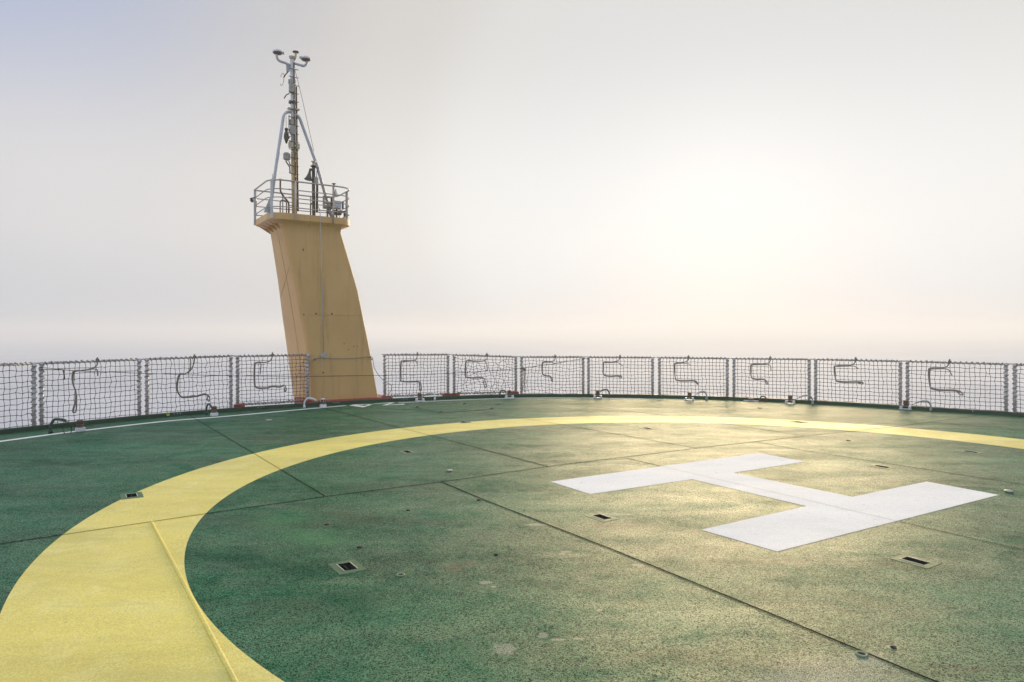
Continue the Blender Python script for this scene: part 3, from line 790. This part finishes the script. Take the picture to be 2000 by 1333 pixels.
mb = MB()                                                   # weld lines and lugs on the trunk
def side_pt(frac, z, out=.003):
    u0, dp = interp(Lz, z), interp(Kz, z); return UV(u0-out, VF+.17+(dp-.2)*frac, z)
mb.tube([side_pt(.34, z) for z in [4.1, 3, 2, 1, .1]], .004, 5)
for za_, zb_ in ((3.25, 2.6), (1.15, .35)): mb.tube([side_pt(.0, za_), side_pt(.95, zb_)], .0035, 5)
zk = interp([(z, u) for u, z in Rz][3:4]+[(Rz[3][1], 1)], 0) if False else Rz[3][1]
mb.tube([UV(interp(Lz, zk)+.18, VF-.002, zk), UV(interp(Rz, zk)-.05, VF-.002, zk)], .004, 5)
mb.build('weld_line', M_WELD, trunk)
mb = MB()
for p in ((592, 488), (617, 613), (648, 613), (631, 728), (593, 615)):
    q = T(p[0], p[1], VF); mb.box(q-B*.012, (.022, .03, .035), (A, B, UP), .004)
for p in ((672, 672), (681, 683), (691, 677), (698, 677)):
    q = T(p[0], p[1], VF); mb.lathe(q+B*.001, [(.014, 0), (.010, .006)], 7, -B)
mb.build('lug', M_DARKM, trunk)
mb = MB()
ub0, ub1 = interp(Lz, 0)-.12, interp(Rz, 0)+.30
ra, rb = ub0, ub1
mb.box(UV((ub0+ub1)/2, VF+.5, -.16), (ub1-ub0, 1.34, .53), (A, B, UP), .02)
tag(mb.build('base_coaming', M_RED, tower), 'red painted base of the tower')

# platform
U0, U1, V0, V1 = 3.83, 5.79, 15.99, 17.46
def rrect(u0, u1, v0, v1, radii, n=7, z=0):
    pts = []
    for (cu, cv, a0, r_, su, sv) in ((u0, v0, 180, radii[0], 1, 1), (u1, v0, 270, radii[1], -1, 1), (u1, v1, 0, radii[2], -1, -1), (u0, v1, 90, radii[3], 1, -1)):
        for i in range(n+1):
            a = R(a0+90*i/n); pts.append(UV(cu+su*r_+r_*math.cos(a), cv+sv*r_+r_*math.sin(a), z))
    return pts
ZP = 4.455
mb = MB()
ring_o = rrect(U0, U1, V0, V1, (.34, .34, .5, .08)); n_ = len(ring_o)
lv = [(.0, 4.31), (.0, ZP), (.012, ZP+.008)]
under = rrect(U0+.17, U1-.22, V0+.09, V1-.1, (.26, .2, .3, .08))
vs = [p+UP*4.24 for p in under]+[p+UP*4.31 for p in ring_o]+[p+UP*ZP for p in ring_o]
fs = [[l*n_+k, l*n_+(k+1) % n_, (l+1)*n_+(k+1) % n_, (l+1)*n_+k] for l in range(2) for k in range(n_)]
fs.append([2*n_+k for k in range(n_)])
fs.append([k for k in range(n_)][::-1])
mb.add(vs, fs)
plat = mb.build('platform', M_TAN, tower)
mb = MB()
for q in range(4):
    v = V0+.35+q*.32; mb.prism([UV(U0+.015, v, 4.305), UV(U0+.33, v, 4.305), UV(U0+.33, v, 4.12)], B*.02)
mb.build('gusset', M_TAN, plat)
# railing
RH = [.735, .535, .345, .13]
rail = MB(); rp = rrect(U0-.012, U1-.015, V0-.03, V1+.03, (.36, .36, .5, .10))
for i, h in enumerate(RH): rail.tube([p+UP*(ZP+h) for p in rp], .0175 if i == 0 else .012, 8, True)
railing = rail.build('railing', M_RAIL, tower)
def near_rp(px):
    best = None
    for i in range(len(rp)):
        p, q = rp[i], rp[(i+1) % len(rp)]
        for t in range(10):
            w = p.lerp(q, t/10); x = 1000+F*w.x/w.y
            s = abs(x-px)+ (0 if w.y < 17.0 else 0)
            if best is None or (s, w.y) < best[0]: best = ((s, w.y), w)
    return best[1]
front_pts = [UV(U0-.012, V1-.05, 0), UV(U0+.05, V0+.05, 0), None, None, UV(U1-.015, V0+.45, 0), UV(5.2, V1+.03, 0), UV(4.5, V1+.03, 0)]
for px, i in ((577, 2), (650.7, 3)):
    x = (px-1000)/F; v = V0-.03; dd_ = V((x, 1, 0)); tt = v/dd_.dot(B); front_pts[i] = dd_*tt
for i, p in enumerate(front_pts):
    mb = MB(); w = .055 if i in (0, 1, 4) else .045
    mb.box(p+UP*(ZP+.735/2-.06), (w, .02, .735+.14), (A, B, UP)) if i in (0, 1, 4) else mb.tube([p+UP*(ZP-.16), p+UP*(ZP+.735)], .019, 8)
    mb.build('stanchion', M_LIGHTG if i in (0, 1, 2) else M_RAIL, railing)

# signal mast on the platform
VM = 16.72
pb_, pt_ = T(575.5, 415, VM), T(570.8, 116, VM)
pb_.z = ZP
sm = thing('signal_mast', pb_, 'tall thin signal mast with struts and antennas on top of the tower', 'mast')
def mp(y): f_ = (y-116)/(415-116); return pt_.lerp(pb_, f_)
mb = MB(); mb.tube([mp(290), mp(415)], .064, 12); mb.lathe(pb_, [(.11, 0), (.11, .02)], 14); lower = mb.build('lower_pole', M_BUFF, sm)
mb = MB(); mb.tube([mp(288), mp(200), mp(116)], [.058, .054, .050], 12); upper = mb.build('upper_pole', M_LIGHTG, sm)
mb = MB(); mb.lathe(mp(117), [(.05, 0), (.075, .05), (.078, .075), (.05, .085)], 12); mb.build('cap', M_BEIGE, upper)
for y in (163, 200, 234, 240, 252, 274):
    mb = MB(); q = mp(y); h = .10 if y in (240, 163) else .05
    mb.lathe(q, [(.075, 0), (.079, .01), (.079, h), (.072, h+.01)], 12); mb.box(q-A*.075+UP*h*.5, (.05, .03, h), (A, B, UP)); mb.build('clamp', M_CABIN if y != 200 else M_DARKM, sm)
mb = MB(); q = T(571, 214, VM); mb.box(q-B*.02+A*.02, (.27, .12, .03), (A, B, UP)); mb.build('step_plate', M_BEIGE, sm)
for i in range(18):
    y = 136+15.75*i
    mb = MB(); mb.tube([T(564, y-3, VM-.06), T(572, y-.6, VM-.08), T(578.5+i*.12, y+.6, VM-.03), T(583.3+i*.03, y+1.4, VM)], .0095, 6); mb.build('rung', M_DARKM, sm)
mb = MB(); mb.tube([T(574.2, 122, VM-.075), T(575.8, 250, VM-.08), T(578.3, 414, VM-.08)], .019, 6)
mb.tube([T(578.6, 170, VM-.01), T(580.2, 290, VM-.01), T(582, 413, VM-.01)], .022, 6); mb.build('cable_run', M_BROWN, sm)
for i in range(9):
    mb = MB(); mb.box(T(574.6+.0135*(i*30+10), 135+i*30, VM-.10), (.03, .012, .03), (A, B, UP)); mb.build('cable_clip', M_WORN, sm)
for side, pth, base_v, nm in (('l', [(526.5, 414), (540, 320), (553, 233), (554.5, 226.5), (558.5, 221), (563, 219.3), (569, 219.4)], 16.20, 0), ('r', [(650, 411), (619, 324), (588.5, 240), (585, 231), (580.5, 226), (576, 223.6), (572, 223.2)], 16.55, 1)):
    P = []
    y0, y1 = pth[0][1], pth[-1][1]
    for (x, y) in pth: P.append(T(x, y, base_v+(VM-base_v)*((y0-y)/(y0-y1))**1.0))
    P[0].z = ZP
    P = [P[0], P[1], P[2]]+smooth_path(P[2:], 4)[1:]
    mb = MB(); mb.tube(P, .036, 10); br_ = mb.build('strut', M_GREY, sm)
    if nm == 0:
        mb = MB(); mb.prism([P[0]-A*.13, P[0]+A*.07, P[0]+A*.06+UP*.16, P[0]+A*.0+UP*.34], B*.014); mb.build('gusset', M_GREY, br_)
back_foot = UV(4.75, 17.3, ZP)
mb = MB(); mb.tube([back_foot, mp(232)+B*.1, mp(222)], .036, 10); mb.build('strut', M_GREY, sm)
mb = MB(); mb.tube(smooth_path([T(567, 128, VM), T(556, 123, VM), T(548, 120.5, VM), T(543, 117, VM), T(540.8, 112, VM), T(540.5, 106.5, VM)], 4), .030, 10); la = mb.build('arm', M_GREY, sm)
mb = MB(); mb.prism([T(559, 124, VM), T(568, 128, VM), T(566, 140, VM), T(559.5, 140, VM)], B*.02); mb.build('gusset', M_GREY, la)
mb = MB(); mb.tube(smooth_path([T(573, 124, VM), T(586, 127.5, VM), T(592, 129.3, VM), T(597, 127.5, VM), T(599.2, 124, VM), T(599.5, 119, VM)], 4), .030, 10); ra_ = mb.build('arm', M_GREY, sm)
mb = MB(); mb.tube(smooth_path([T(572, 123, VM), T(575.5, 117, VM), T(577.4, 112, VM), T(577.8, 103, VM)], 4), .026, 10); ca = mb.build('arm', M_BEIGE, sm)
mb = MB(); mb.lathe(T(577.6, 103, VM), [(.07, 0), (.076, .006), (.076, .02), (.06, .026)], 14); mb.build('flange', M_DARKM, ca)
for (x, y, tl, ar) in ((542.5, 106, .5, la), (597.5, 119, -.5, ra_)):
    q = T(x, y, VM)
    mb = MB(); mb.lathe(q-UP*.01, [(.06, 0), (.105, .02), (.108, .035)], 14); mb.build('antenna_base', M_BROWN, ar)
    mb = MB(); mb.lathe(q+UP*.026, [(.118, 0), (.12, .02), (.10, .05), (.06, .075), (.02, .083)], 16)
    mb.lathe(q+UP*.03+A*.11*(1 if tl > 0 else -1), [(.05, 0), (.052, .03), (.03, .05)], 12); mb.build('antenna_dome', M_LIGHTG, ar)
mb = MB()                                                   # wire whips on the left
mb.tube([T(563, 140, VM), T(557, 147, VM), T(554, 152, VM)], .016, 6)
mb.tube(smooth_path([T(555, 150, VM), T(554.5, 146, VM), T(552, 143.5, VM), T(549, 148, VM), T(548.5, 151, VM)], 4), .006, 5)
mb.tube(smooth_path([T(554.5, 151, VM), T(554, 159, VM), T(552, 166, VM), T(549, 167.5, VM), T(548, 164, VM)], 4), .006, 5)
mb.tube([T(565, 183, VM), T(559, 186, VM), T(555, 192.5, VM)], .014, 6); mb.build('wire_antenna', M_DARKM, sm)
mb = MB(); q = T(568, 174, VM)
mb.box(q-B*.06, (.11, .10, .20), (A, B, UP), .008); mb.box(T(570.5, 256, VM)-B*.06, (.12, .10, .21), (A, B, UP), .008); mb.build('control_box', M_CABIN, sm)
mb = MB(); mb.box(T(567, 284.5, VM)-B*.05, (.11, .08, .13), (A, B, UP), .008); mb.box(T(581, 287, VM)-B*.02, (.085, .08, .13), (A, B, UP), .008); mb.build('terminal_box', M_BEIGE, sm)
mb = MB(); mb.tube([T(576, 136, VM), T(590, 192, VM), T(613, 296, VM-.1)], .0055, 5); mb.build('stay_wire', M_DARKM, sm)

# lantern hanging left of the mast
q = T(559.5, 262, VM)
o = thing('hanging_lantern', q, 'small dark lantern hanging by a chain between left strut and mast', 'lantern')
mb = MB(); mb.lathe(T(559.3, 271, VM), [(.015, -.12), (.05, -.02), (.062, .04), (.05, .13), (.03, .16), (.035, .20), (.045, .22), (.03, .25)], 12); mb.build('body', M_DARKM, o)
mb = MB(); mb.tube([T(559, 250, VM), T(558.6, 226, VM)], .005, 5)
for i in range(14):
    y = 226+i*2.6; mb.tube([T(564.5-.02*i, y, VM-.05)+V((math.cos(a)*.012, 0, math.sin(a)*.014)) for a in [2*math.pi*t_/6 for t_ in range(6)]], .005, 4, True)
mb.tube([T(560, 277, VM), T(567, 266, VM)], .012, 6); mb.build('chain', M_DARKM, o)
# floodlight
q = T(559, 307, VM)
o = thing('floodlight', q, 'grey boxy floodlight on a slanting bracket left of the mast', 'floodlight')
mb = MB(); mb.box(q-B*.05, (.155, .12, .19), (A, B, UP), .03); mb.build('housing', M_CABIN, o)
mb = MB(); mb.tube([T(558, 315, VM), T(566, 327, VM), T(566.5, 338, VM), T(571, 340, VM)], .016, 6); mb.tube([T(564, 315, VM), T(568, 325, VM)], .012, 6); mb.build('bracket', M_DARKM, o)
# horn post
q = T(613, 420, 16.55); q.z = ZP
o = thing('horn_post', q, 'dark post with lantern on top and horn on its left side, on the platform', 'horn post')
hp = lambda y: T(612.3+(y-330)*.012, y, 16.55)
mb = MB(); mb.tube([q, hp(326)], .04, 10); mb.lathe(hp(326), [(.07, 0), (.075, .015), (.05, .03)], 12); mb.tube([T(619, 415, 16.7), T(619.5, 358, 16.65)], .03, 8)
for y in (346, 356, 388): mb.tube([hp(y), T(619.5, y+1, 16.65)], .012, 6)
mb.tube([T(615, 328, 16.55), T(623, 328.5, 16.6), T(619, 335, 16.6), T(618.6, 347, 16.62)], .009, 6); mb.build('post', M_DARKM, o)
mb = MB(); mb.lathe(hp(324.5), [(.045, 0), (.045, .018), (.03, .022), (.03, .09), (.055, .096), (.058, .11), (.03, .115)], 12)
mb.build('lantern', M_GLASS, o)
hx = T(606, 330, 16.5); hb = T(602.3, 351.5, 16.5); dr = (hb-hx); L_ = dr.length
mb = MB(); mb.lathe(hx, [(.022, 0), (.03, L_*.35), (.048, L_*.62), (.075, L_*.86), (.105, L_)], 14, dr); mb.box(hx+A*.04-UP*.02, (.10, .05, .05), (A, B, UP)); mb.build('horn', M_DARKM, o)
mb = MB(); mb.lathe(T(617.5, 358, 16.5), [(.05, 0), (.05, .11), (.058, .115), (.058, .128)], 12); mb.build('siren', M_LIGHTG, o)
# boxes at the right end
for (x, y, w, h, v, m_, l) in ((640, 396, .21, .30, 16.45, M_CABIN, 'grey equipment frame at the foot of the right strut'), (657.5, 401, .20, .20, 16.35, M_LIGHTG, 'pale cabled box at the right end of the railed platform')):
    q = T(x, y, v); f_ = V((q.x, q.y, ZP))
    o = thing('equipment_box', f_, l, 'equipment box', 'equipment boxes on the platform')
    mb = MB()
    if m_ is M_CABIN:
        for s in (-1, 1): mb.box(q+A*s*w*.46, (.028, .08, h), (A, B, UP))
        for s in (-1, -.15, .95): mb.box(q+UP*s*h*.47, (w, .08, .03), (A, B, UP))
        mb.box(q-UP*h*.32, (w, .1, h*.2), (A, B, UP), .006)
    else: mb.box(q, (w, .13, h), (A, B, UP), .012)
    mb.build('case', m_, o)
    mb = MB(); mb.tube([f_, V((q.x, q.y, q.z-h*.4))], .02, 8); mb.build('leg', M_DARKM, o)
    mb = MB()
    for i in range(7):
        a = q+A*(w*.5+.02)+UP*(h*(.42-.13*i)) if m_ is not M_CABIN else q+A*(w*.25)-B*.05+UP*(h*(.3-.09*i))
        mb.lathe(a-B*.04, [(.015, 0), (.015, .04)], 7, A)
    mb.tube(smooth_path([q-UP*h*.4+A*.02-B*.06, q-UP*h*.55+A*.06-B*.1, q-UP*h*.7-A*.02-B*.08, f_+A*.1-B*.02], 4), .007, 5)
    mb.tube(smooth_path([q-UP*h*.3-B*.07, q-UP*h*.6-A*.05-B*.1, f_-A*.06-B*.03], 4), .006, 5)
    mb.build('cable_glands', M_DARKM, o)
q = T(652, 425, 16.22); q.z = ZP
o = thing('lamp_post', q, 'short lamp post with flat double cap at the right of the platform railing', 'lamp post')
mb = MB(); mb.tube([q, T(652, 364, 16.22)], .014, 8); mb.build('post', M_DARKM, o)
mb = MB(); mb.lathe(T(652, 365, 16.22), [(.03, 0), (.05, .012), (.05, .025), (.02, .03), (.02, .06), (.05, .062), (.05, .075)], 12); mb.build('cap', M_DARKM, o)
mb = MB(); mb.lathe(T(655.5, 383, 16.25), [(.03, 0), (.045, .02), (.045, .07), (.03, .09), (.015, .16)], 10); mb.build('lens', M_LIGHTG, o)
mb = MB(); q = T(663, 414, 16.6); mb.box(q, (.34, .10, .045), (A, B, UP)); mb.box(q-A*.04-UP*.055, (.16, .12, .06), (A, B, UP), .01); mb.box(q+A*.15-UP*.03, (.06, .1, .13), (A, B, UP))
mb.tube([q+A*.12, V((q.x, q.y, ZP))+A*.12], .015, 6)
tag(mb.build('bracket_beam', M_DARKM, loc=V((q.x, q.y, ZP))), 'dark low beam lying inside the right end of the railing', 'bracket')
# bent vent, loops
q = T(564, 418, 16.6); q.z = ZP
o = thing('vent_pipe', q, 'bent vent pipe with flat cap left of the mast foot', 'vent pipe')
mb = MB(); mb.tube(smooth_path([q, T(564, 402, 16.6), T(562, 394, 16.6), T(556, 387, 16.6), T(549.5, 377, 16.6), T(547.6, 370, 16.6), T(547.6, 352, 16.6)], 4), .021, 8); mb.build('pipe', M_BROWN, o)
mb = MB(); mb.lathe(T(547.6, 351.5, 16.6), [(.05, 0), (.052, .012), (.02, .02)], 12); mb.build('cap', M_DARKM, o)
for (x0, x1, yt, l) in ((547.3, 559.5, 391, 'small pipe hoop at the foot of the bent vent'), (606.5, 611.8, 398, 'small pipe hoop at the foot of the horn post')):
    a, b_ = T(x0, 418, 16.5), T(x1, 418, 16.5); a.z = b_.z = ZP; zt = T(x0, yt, 16.5).z
    mb = MB(); mb.tube(smooth_path([a, V((a.x, a.y, zt-.07)), a.lerp(b_, .2)+UP*(zt-ZP-.01), a.lerp(b_, .5)+UP*(zt-ZP), a.lerp(b_, .8)+UP*(zt-ZP-.01), V((b_.x, b_.y, zt-.07)), b_], 4), .014, 8)
    tag(mb.build('pipe_hoop', M_BROWN, loc=a), l, 'pipe hoop', 'pipe hoops on the platform')
q = T(532.5, 417, 16.5); q.z = ZP
mb = MB(); mb.tube([q, T(532.3, 340, 16.5)], [.010, .005], 6); mb.lathe(q, [(.02, 0), (.02, .05), (.012, .12)], 8)
tag(mb.build('whip_antenna', M_DARKM, loc=q), 'thin upright whip antenna beside the left strut', 'antenna')
q = T(500, 390, 17.3)
o = thing('rail_camera', q, 'small grey camera on a bracket outside the left end of the railing', 'camera')
mb = MB(); c1 = T(491.5, 392, 17.25); ax_ = (q-c1).normalized(); mb.lathe(c1, [(.05, 0), (.055, .03), (.05, .09), (.03, .14)], 12, ax_); mb.build('body', M_LIGHTG, o)
mb = MB(); mb.lathe(c1-ax_*.012, [(.04, 0), (.045, .014)], 12, ax_); mb.box(c1+UP*.055+ax_*.03, (.16, .1, .012), (ax_, B, UP)); mb.build('hood', M_DARKM, o)
mb = MB(); mb.tube([c1+ax_*.12, q+A*.03], .018, 6); mb.tube(smooth_path([q, q-UP*.12+A*.02, q-UP*.26-A*.01, q-UP*.4+A*.03], 3), .006, 5); mb.build('bracket', M_DARKM, o)

# ropes on the tower
q0 = T(625.6, 424, V0-.05)
o = thing('hanging_rope', q0, 'pale rope hanging from the platform down the buff tower to a knot', 'rope')
mb = MB(); mb.tube([T(621, 402, V0-.03), T(624.5, 410, V0-.06), q0, T(628.5, 540, VF-.06), T(632, 690, VF-.05)], .0095, 6); mb.build('rope', M_PALER, o)
mb = MB(); kq = T(632, 694, VF-.06)
for i in range(9): mb.tube([kq+A*random.uniform(-.05, .05)+UP*random.uniform(-.03, .03)+(A*math.cos(a)+UP*math.sin(a)*.9-B*.02*math.sin(2*a+i))*random.uniform(.03, .05) for a in [2*math.pi*t_/9 for t_ in range(9)]], .009, 5, True)
mb.tube(smooth_path([T(629, 698, VF-.06), T(628.5, 706, VF-.06), T(631, 713, VF-.06), T(629.5, 713.5, VF-.06), T(629, 708, VF-.06)], 4), .007, 5); mb.build('knot', M_PALER, o)
mb = MB()
mb.tube(smooth_path([on_panel(3, 603, 713, .03), T(609, 705, VF-.05), T(614.5, 702, VF-.03), T(625, 700, VF-.025), T(655, 701.2, VF-.025), T(690, 700.5, VF-.025), T(723.5, 697.5, VF-.025), T(728.5, 705, VF-.01), T(730.5, 717, VF+.02),
                     T(738, 731, VF+.05), T(749, 743.5, VF+.08), on_panel(4, 756, 748, .04), on_panel(4, 764.5, 753, .04), on_panel(4, 764, 762, .04), on_panel(4, 758, 771, .04)], 4), .0075, 6)
knot(mb, T(614.5, 702, VF-.04), .035); knot(mb, T(724, 698, VF-.03), .03); knot(mb, T(726, 702, VF-.03), .025)
tag(mb.build('tie_rope', M_ROPE, loc=T(614.5, 702, VF)), 'thin rope tied across the tower and sagging to the net beside it', 'rope')

# ------------------------------------------------------------------ air
HAZE = True
SUN_AZ, SUN_EL = R(17.4), R(6.5)
SD = V((math.sin(SUN_AZ)*math.cos(SUN_EL), math.cos(SUN_AZ)*math.cos(SUN_EL), math.sin(SUN_EL)))
if HAZE:
    mb = MB(); mb.box((0, 0, -1.0), (25000, 25000, 28.2))
    hm_ = bpy.data.materials.new('fog_air'); hm_.use_nodes = True; nt = hm_.node_tree
    for x in list(nt.nodes):
        if x.type != 'OUTPUT_MATERIAL': nt.nodes.remove(x)
    pv = nt.nodes.new('ShaderNodeVolumePrincipled')
    pv.inputs['Color'].default_value = (.734, .758, .790, 1); pv.inputs['Density'].default_value = .0018
    pv.inputs['Anisotropy'].default_value = .34
    nt.links.new(pv.outputs[0], [x for x in nt.nodes if x.type == 'OUTPUT_MATERIAL'][0].inputs['Volume'])
    tag(mb.build('haze', hm_), kind='stuff')

# ------------------------------------------------------------------ sky and sun
w = bpy.data.worlds.new('World'); scn.world = w; w.use_nodes = True
nt = w.node_tree; N = nt.nodes; Lk = nt.links.new
for x in list(N): N.remove(x)
out = N.new('ShaderNodeOutputWorld'); bgA = N.new('ShaderNodeBackground'); bgB = N.new('ShaderNodeBackground'); add = N.new('ShaderNodeAddShader')
Lk(bgA.outputs[0], add.inputs[0]); Lk(bgB.outputs[0], add.inputs[1]); Lk(add.outputs[0], out.inputs['Surface'])
sky = N.new('ShaderNodeTexSky'); sky.sky_type = 'NISHITA'; sky.sun_disc = False; sky.sun_elevation = SUN_EL; sky.sun_rotation = SUN_AZ
Lk(sky.outputs[0], bgA.inputs[0]); bgA.inputs[1].default_value = .004
tc = N.new('ShaderNodeTexCoord'); nrm = N.new('ShaderNodeVectorMath'); nrm.operation = 'NORMALIZE'; Lk(tc.outputs['Generated'], nrm.inputs[0])
dot = N.new('ShaderNodeVectorMath'); dot.operation = 'DOT_PRODUCT'; Lk(nrm.outputs[0], dot.inputs[0]); dot.inputs[1].default_value = (math.sin(SUN_AZ)*math.cos(R(12)), math.cos(SUN_AZ)*math.cos(R(12)), math.sin(R(12)))   # the fog glows widest a little above the sun
def M(op, a, b=0.0, clamp=False):
    x = N.new('ShaderNodeMath'); x.operation = op; x.use_clamp = clamp
    for q, s in ((a, x.inputs[0]), (b, x.inputs[1])):
        if isinstance(q, bpy.types.NodeSocket): Lk(q, s)
        else: s.default_value = q
    return x.outputs[0]
ang = M('DIVIDE', M('ARCCOSINE', M('MINIMUM', dot.outputs['Value'], .99999)), math.pi)
ramp = N.new('ShaderNodeValToRGB'); Lk(ang, ramp.inputs[0]); cr = ramp.color_ramp; cr.interpolation = 'EASE'
stops = [(0.0, (.885, .89, .89)), (14, (.875, .875, .87)), (20, (.88, .87, .85)), (27, (.815, .785, .75)), (36, (.75, .725, .70)), (48, (.72, .705, .705)), (60, (.665, .66, .67)), (85, (.60, .62, .65)), (130, (.76, .78, .80)), (180, (.76, .78, .80))]
while len(cr.elements) < len(stops): cr.elements.new(.5)
for e, (a, c) in zip(cr.elements, stops): e.position = a/180; e.color = (*c, 1)
sep = N.new('ShaderNodeSeparateXYZ'); Lk(nrm.outputs[0], sep.inputs[0])
def lobe(width, amp):
    return M('MULTIPLY', M('EXPONENT', M('MULTIPLY', M('POWER', M('DIVIDE', M('MULTIPLY', ang, 180), width), 2.0), -1.0)), amp)
glow = M('ADD', M('ADD', lobe(24, .0), lobe(13, .03)), lobe(6, .02))
gc = N.new('ShaderNodeMix'); gc.data_type = 'RGBA'; gc.blend_type = 'MULTIPLY'; gc.inputs[0].default_value = 1
gcol = N.new('ShaderNodeCombineColor'); Lk(glow, gcol.inputs[0]); Lk(glow, gcol.inputs[1]); Lk(glow, gcol.inputs[2])
Lk(gcol.outputs[0], gc.inputs[6]); gc.inputs[7].default_value = (1.0, .96, .91, 1)
zen = M('MULTIPLY', M('MAXIMUM', M('SUBTRACT', sep.outputs[2], .5), 0.0), 1.1)
zc = N.new('ShaderNodeCombineColor'); Lk(zen, zc.inputs[0]); Lk(zen, zc.inputs[1]); Lk(zen, zc.inputs[2])
def addc(a, b):
    x = N.new('ShaderNodeMix'); x.data_type = 'RGBA'; x.blend_type = 'ADD'; x.inputs[0].default_value = 1; x.clamp_result = False
    Lk(a, x.inputs[6]); Lk(b, x.inputs[7]); return x.outputs[2]
def smooth(x, a, b):
    n_ = N.new('ShaderNodeMapRange'); n_.interpolation_type = 'SMOOTHSTEP'; Lk(x, n_.inputs['Value'])
    n_.inputs['From Min'].default_value = a; n_.inputs['From Max'].default_value = b; return n_.outputs['Result']
def mixc(fac, a, b, mode='MIX'):
    x = N.new('ShaderNodeMix'); x.data_type = 'RGBA'; x.blend_type = mode; Lk(fac, x.inputs[0]) if isinstance(fac, bpy.types.NodeSocket) else setattr(x.inputs[0], 'default_value', fac)
    for q, sck in ((a, x.inputs[6]), (b, x.inputs[7])):
        if isinstance(q, tuple): sck.default_value = (*q, 1)
        else: Lk(q, sck)
    return x.outputs[2]
tint = mixc(smooth(ang, 28/180, 56/180), (.83, .83, .83), (.60, .69, .93))
base = mixc(smooth(sep.outputs[2], .18, .42), ramp.outputs[0], mixc(1.0, ramp.outputs[0], tint, 'MULTIPLY'))
d2 = N.new('ShaderNodeVectorMath'); d2.operation = 'DOT_PRODUCT'; Lk(nrm.outputs[0], d2.inputs[0]); d2.inputs[1].default_value = V((-.9, -.36, .25)).normalized()
a2 = M('DIVIDE', M('MULTIPLY', M('ARCCOSINE', M('MINIMUM', d2.outputs['Value'], .99999)), 180/math.pi), 38.0)
side = M('MULTIPLY', M('EXPONENT', M('MULTIPLY', M('POWER', a2, 2.0), -1.0)), .45)          # added glow behind the viewer's left shoulder, lights the tower's left face
sc_ = N.new('ShaderNodeCombineColor'); Lk(side, sc_.inputs[0]); Lk(side, sc_.inputs[1]); Lk(side, sc_.inputs[2])
low = mixc(smooth(sep.outputs[2], -.01, .15), (.79, .835, .91), (1.0, 1.0, 1.0))
base = mixc(1.0, base, low, 'MULTIPLY')
Lk(addc(addc(addc(base, gc.outputs[2]), zc.outputs[0]), sc_.outputs[0]), bgB.inputs[0]); bgB.inputs[1].default_value = 1.0
sl = bpy.data.lights.new('sun', 'SUN'); sl.energy = 5.0; sl.angle = R(27); sl.color = (1, .76, .44)
so = bpy.data.objects.new('sun', sl); col.objects.link(so); so.rotation_euler = (-SD).to_track_quat('-Z', 'Y').to_euler(); so.location = SD*60

# ------------------------------------------------------------------ camera and view
cam = bpy.data.cameras.new('camera'); co = bpy.data.objects.new('camera', cam); col.objects.link(co); scn.camera = co
co.location = (0, 0, EYE); co.rotation_euler = (R(90), 0, 0)
cam.sensor_fit = 'HORIZONTAL'; cam.sensor_width = 36; cam.lens = 36*F/2000; cam.shift_y = -(666.5-HY)/2000
cam.clip_start = .05; cam.clip_end = 60000
scn.view_settings.view_transform = 'Standard'; scn.view_settings.look = 'None'; scn.view_settings.exposure = 0; scn.view_settings.gamma = 1
scn.cycles.max_bounces = 8; scn.cycles.volume_bounces = 3
scn.cycles.use_denoising = True
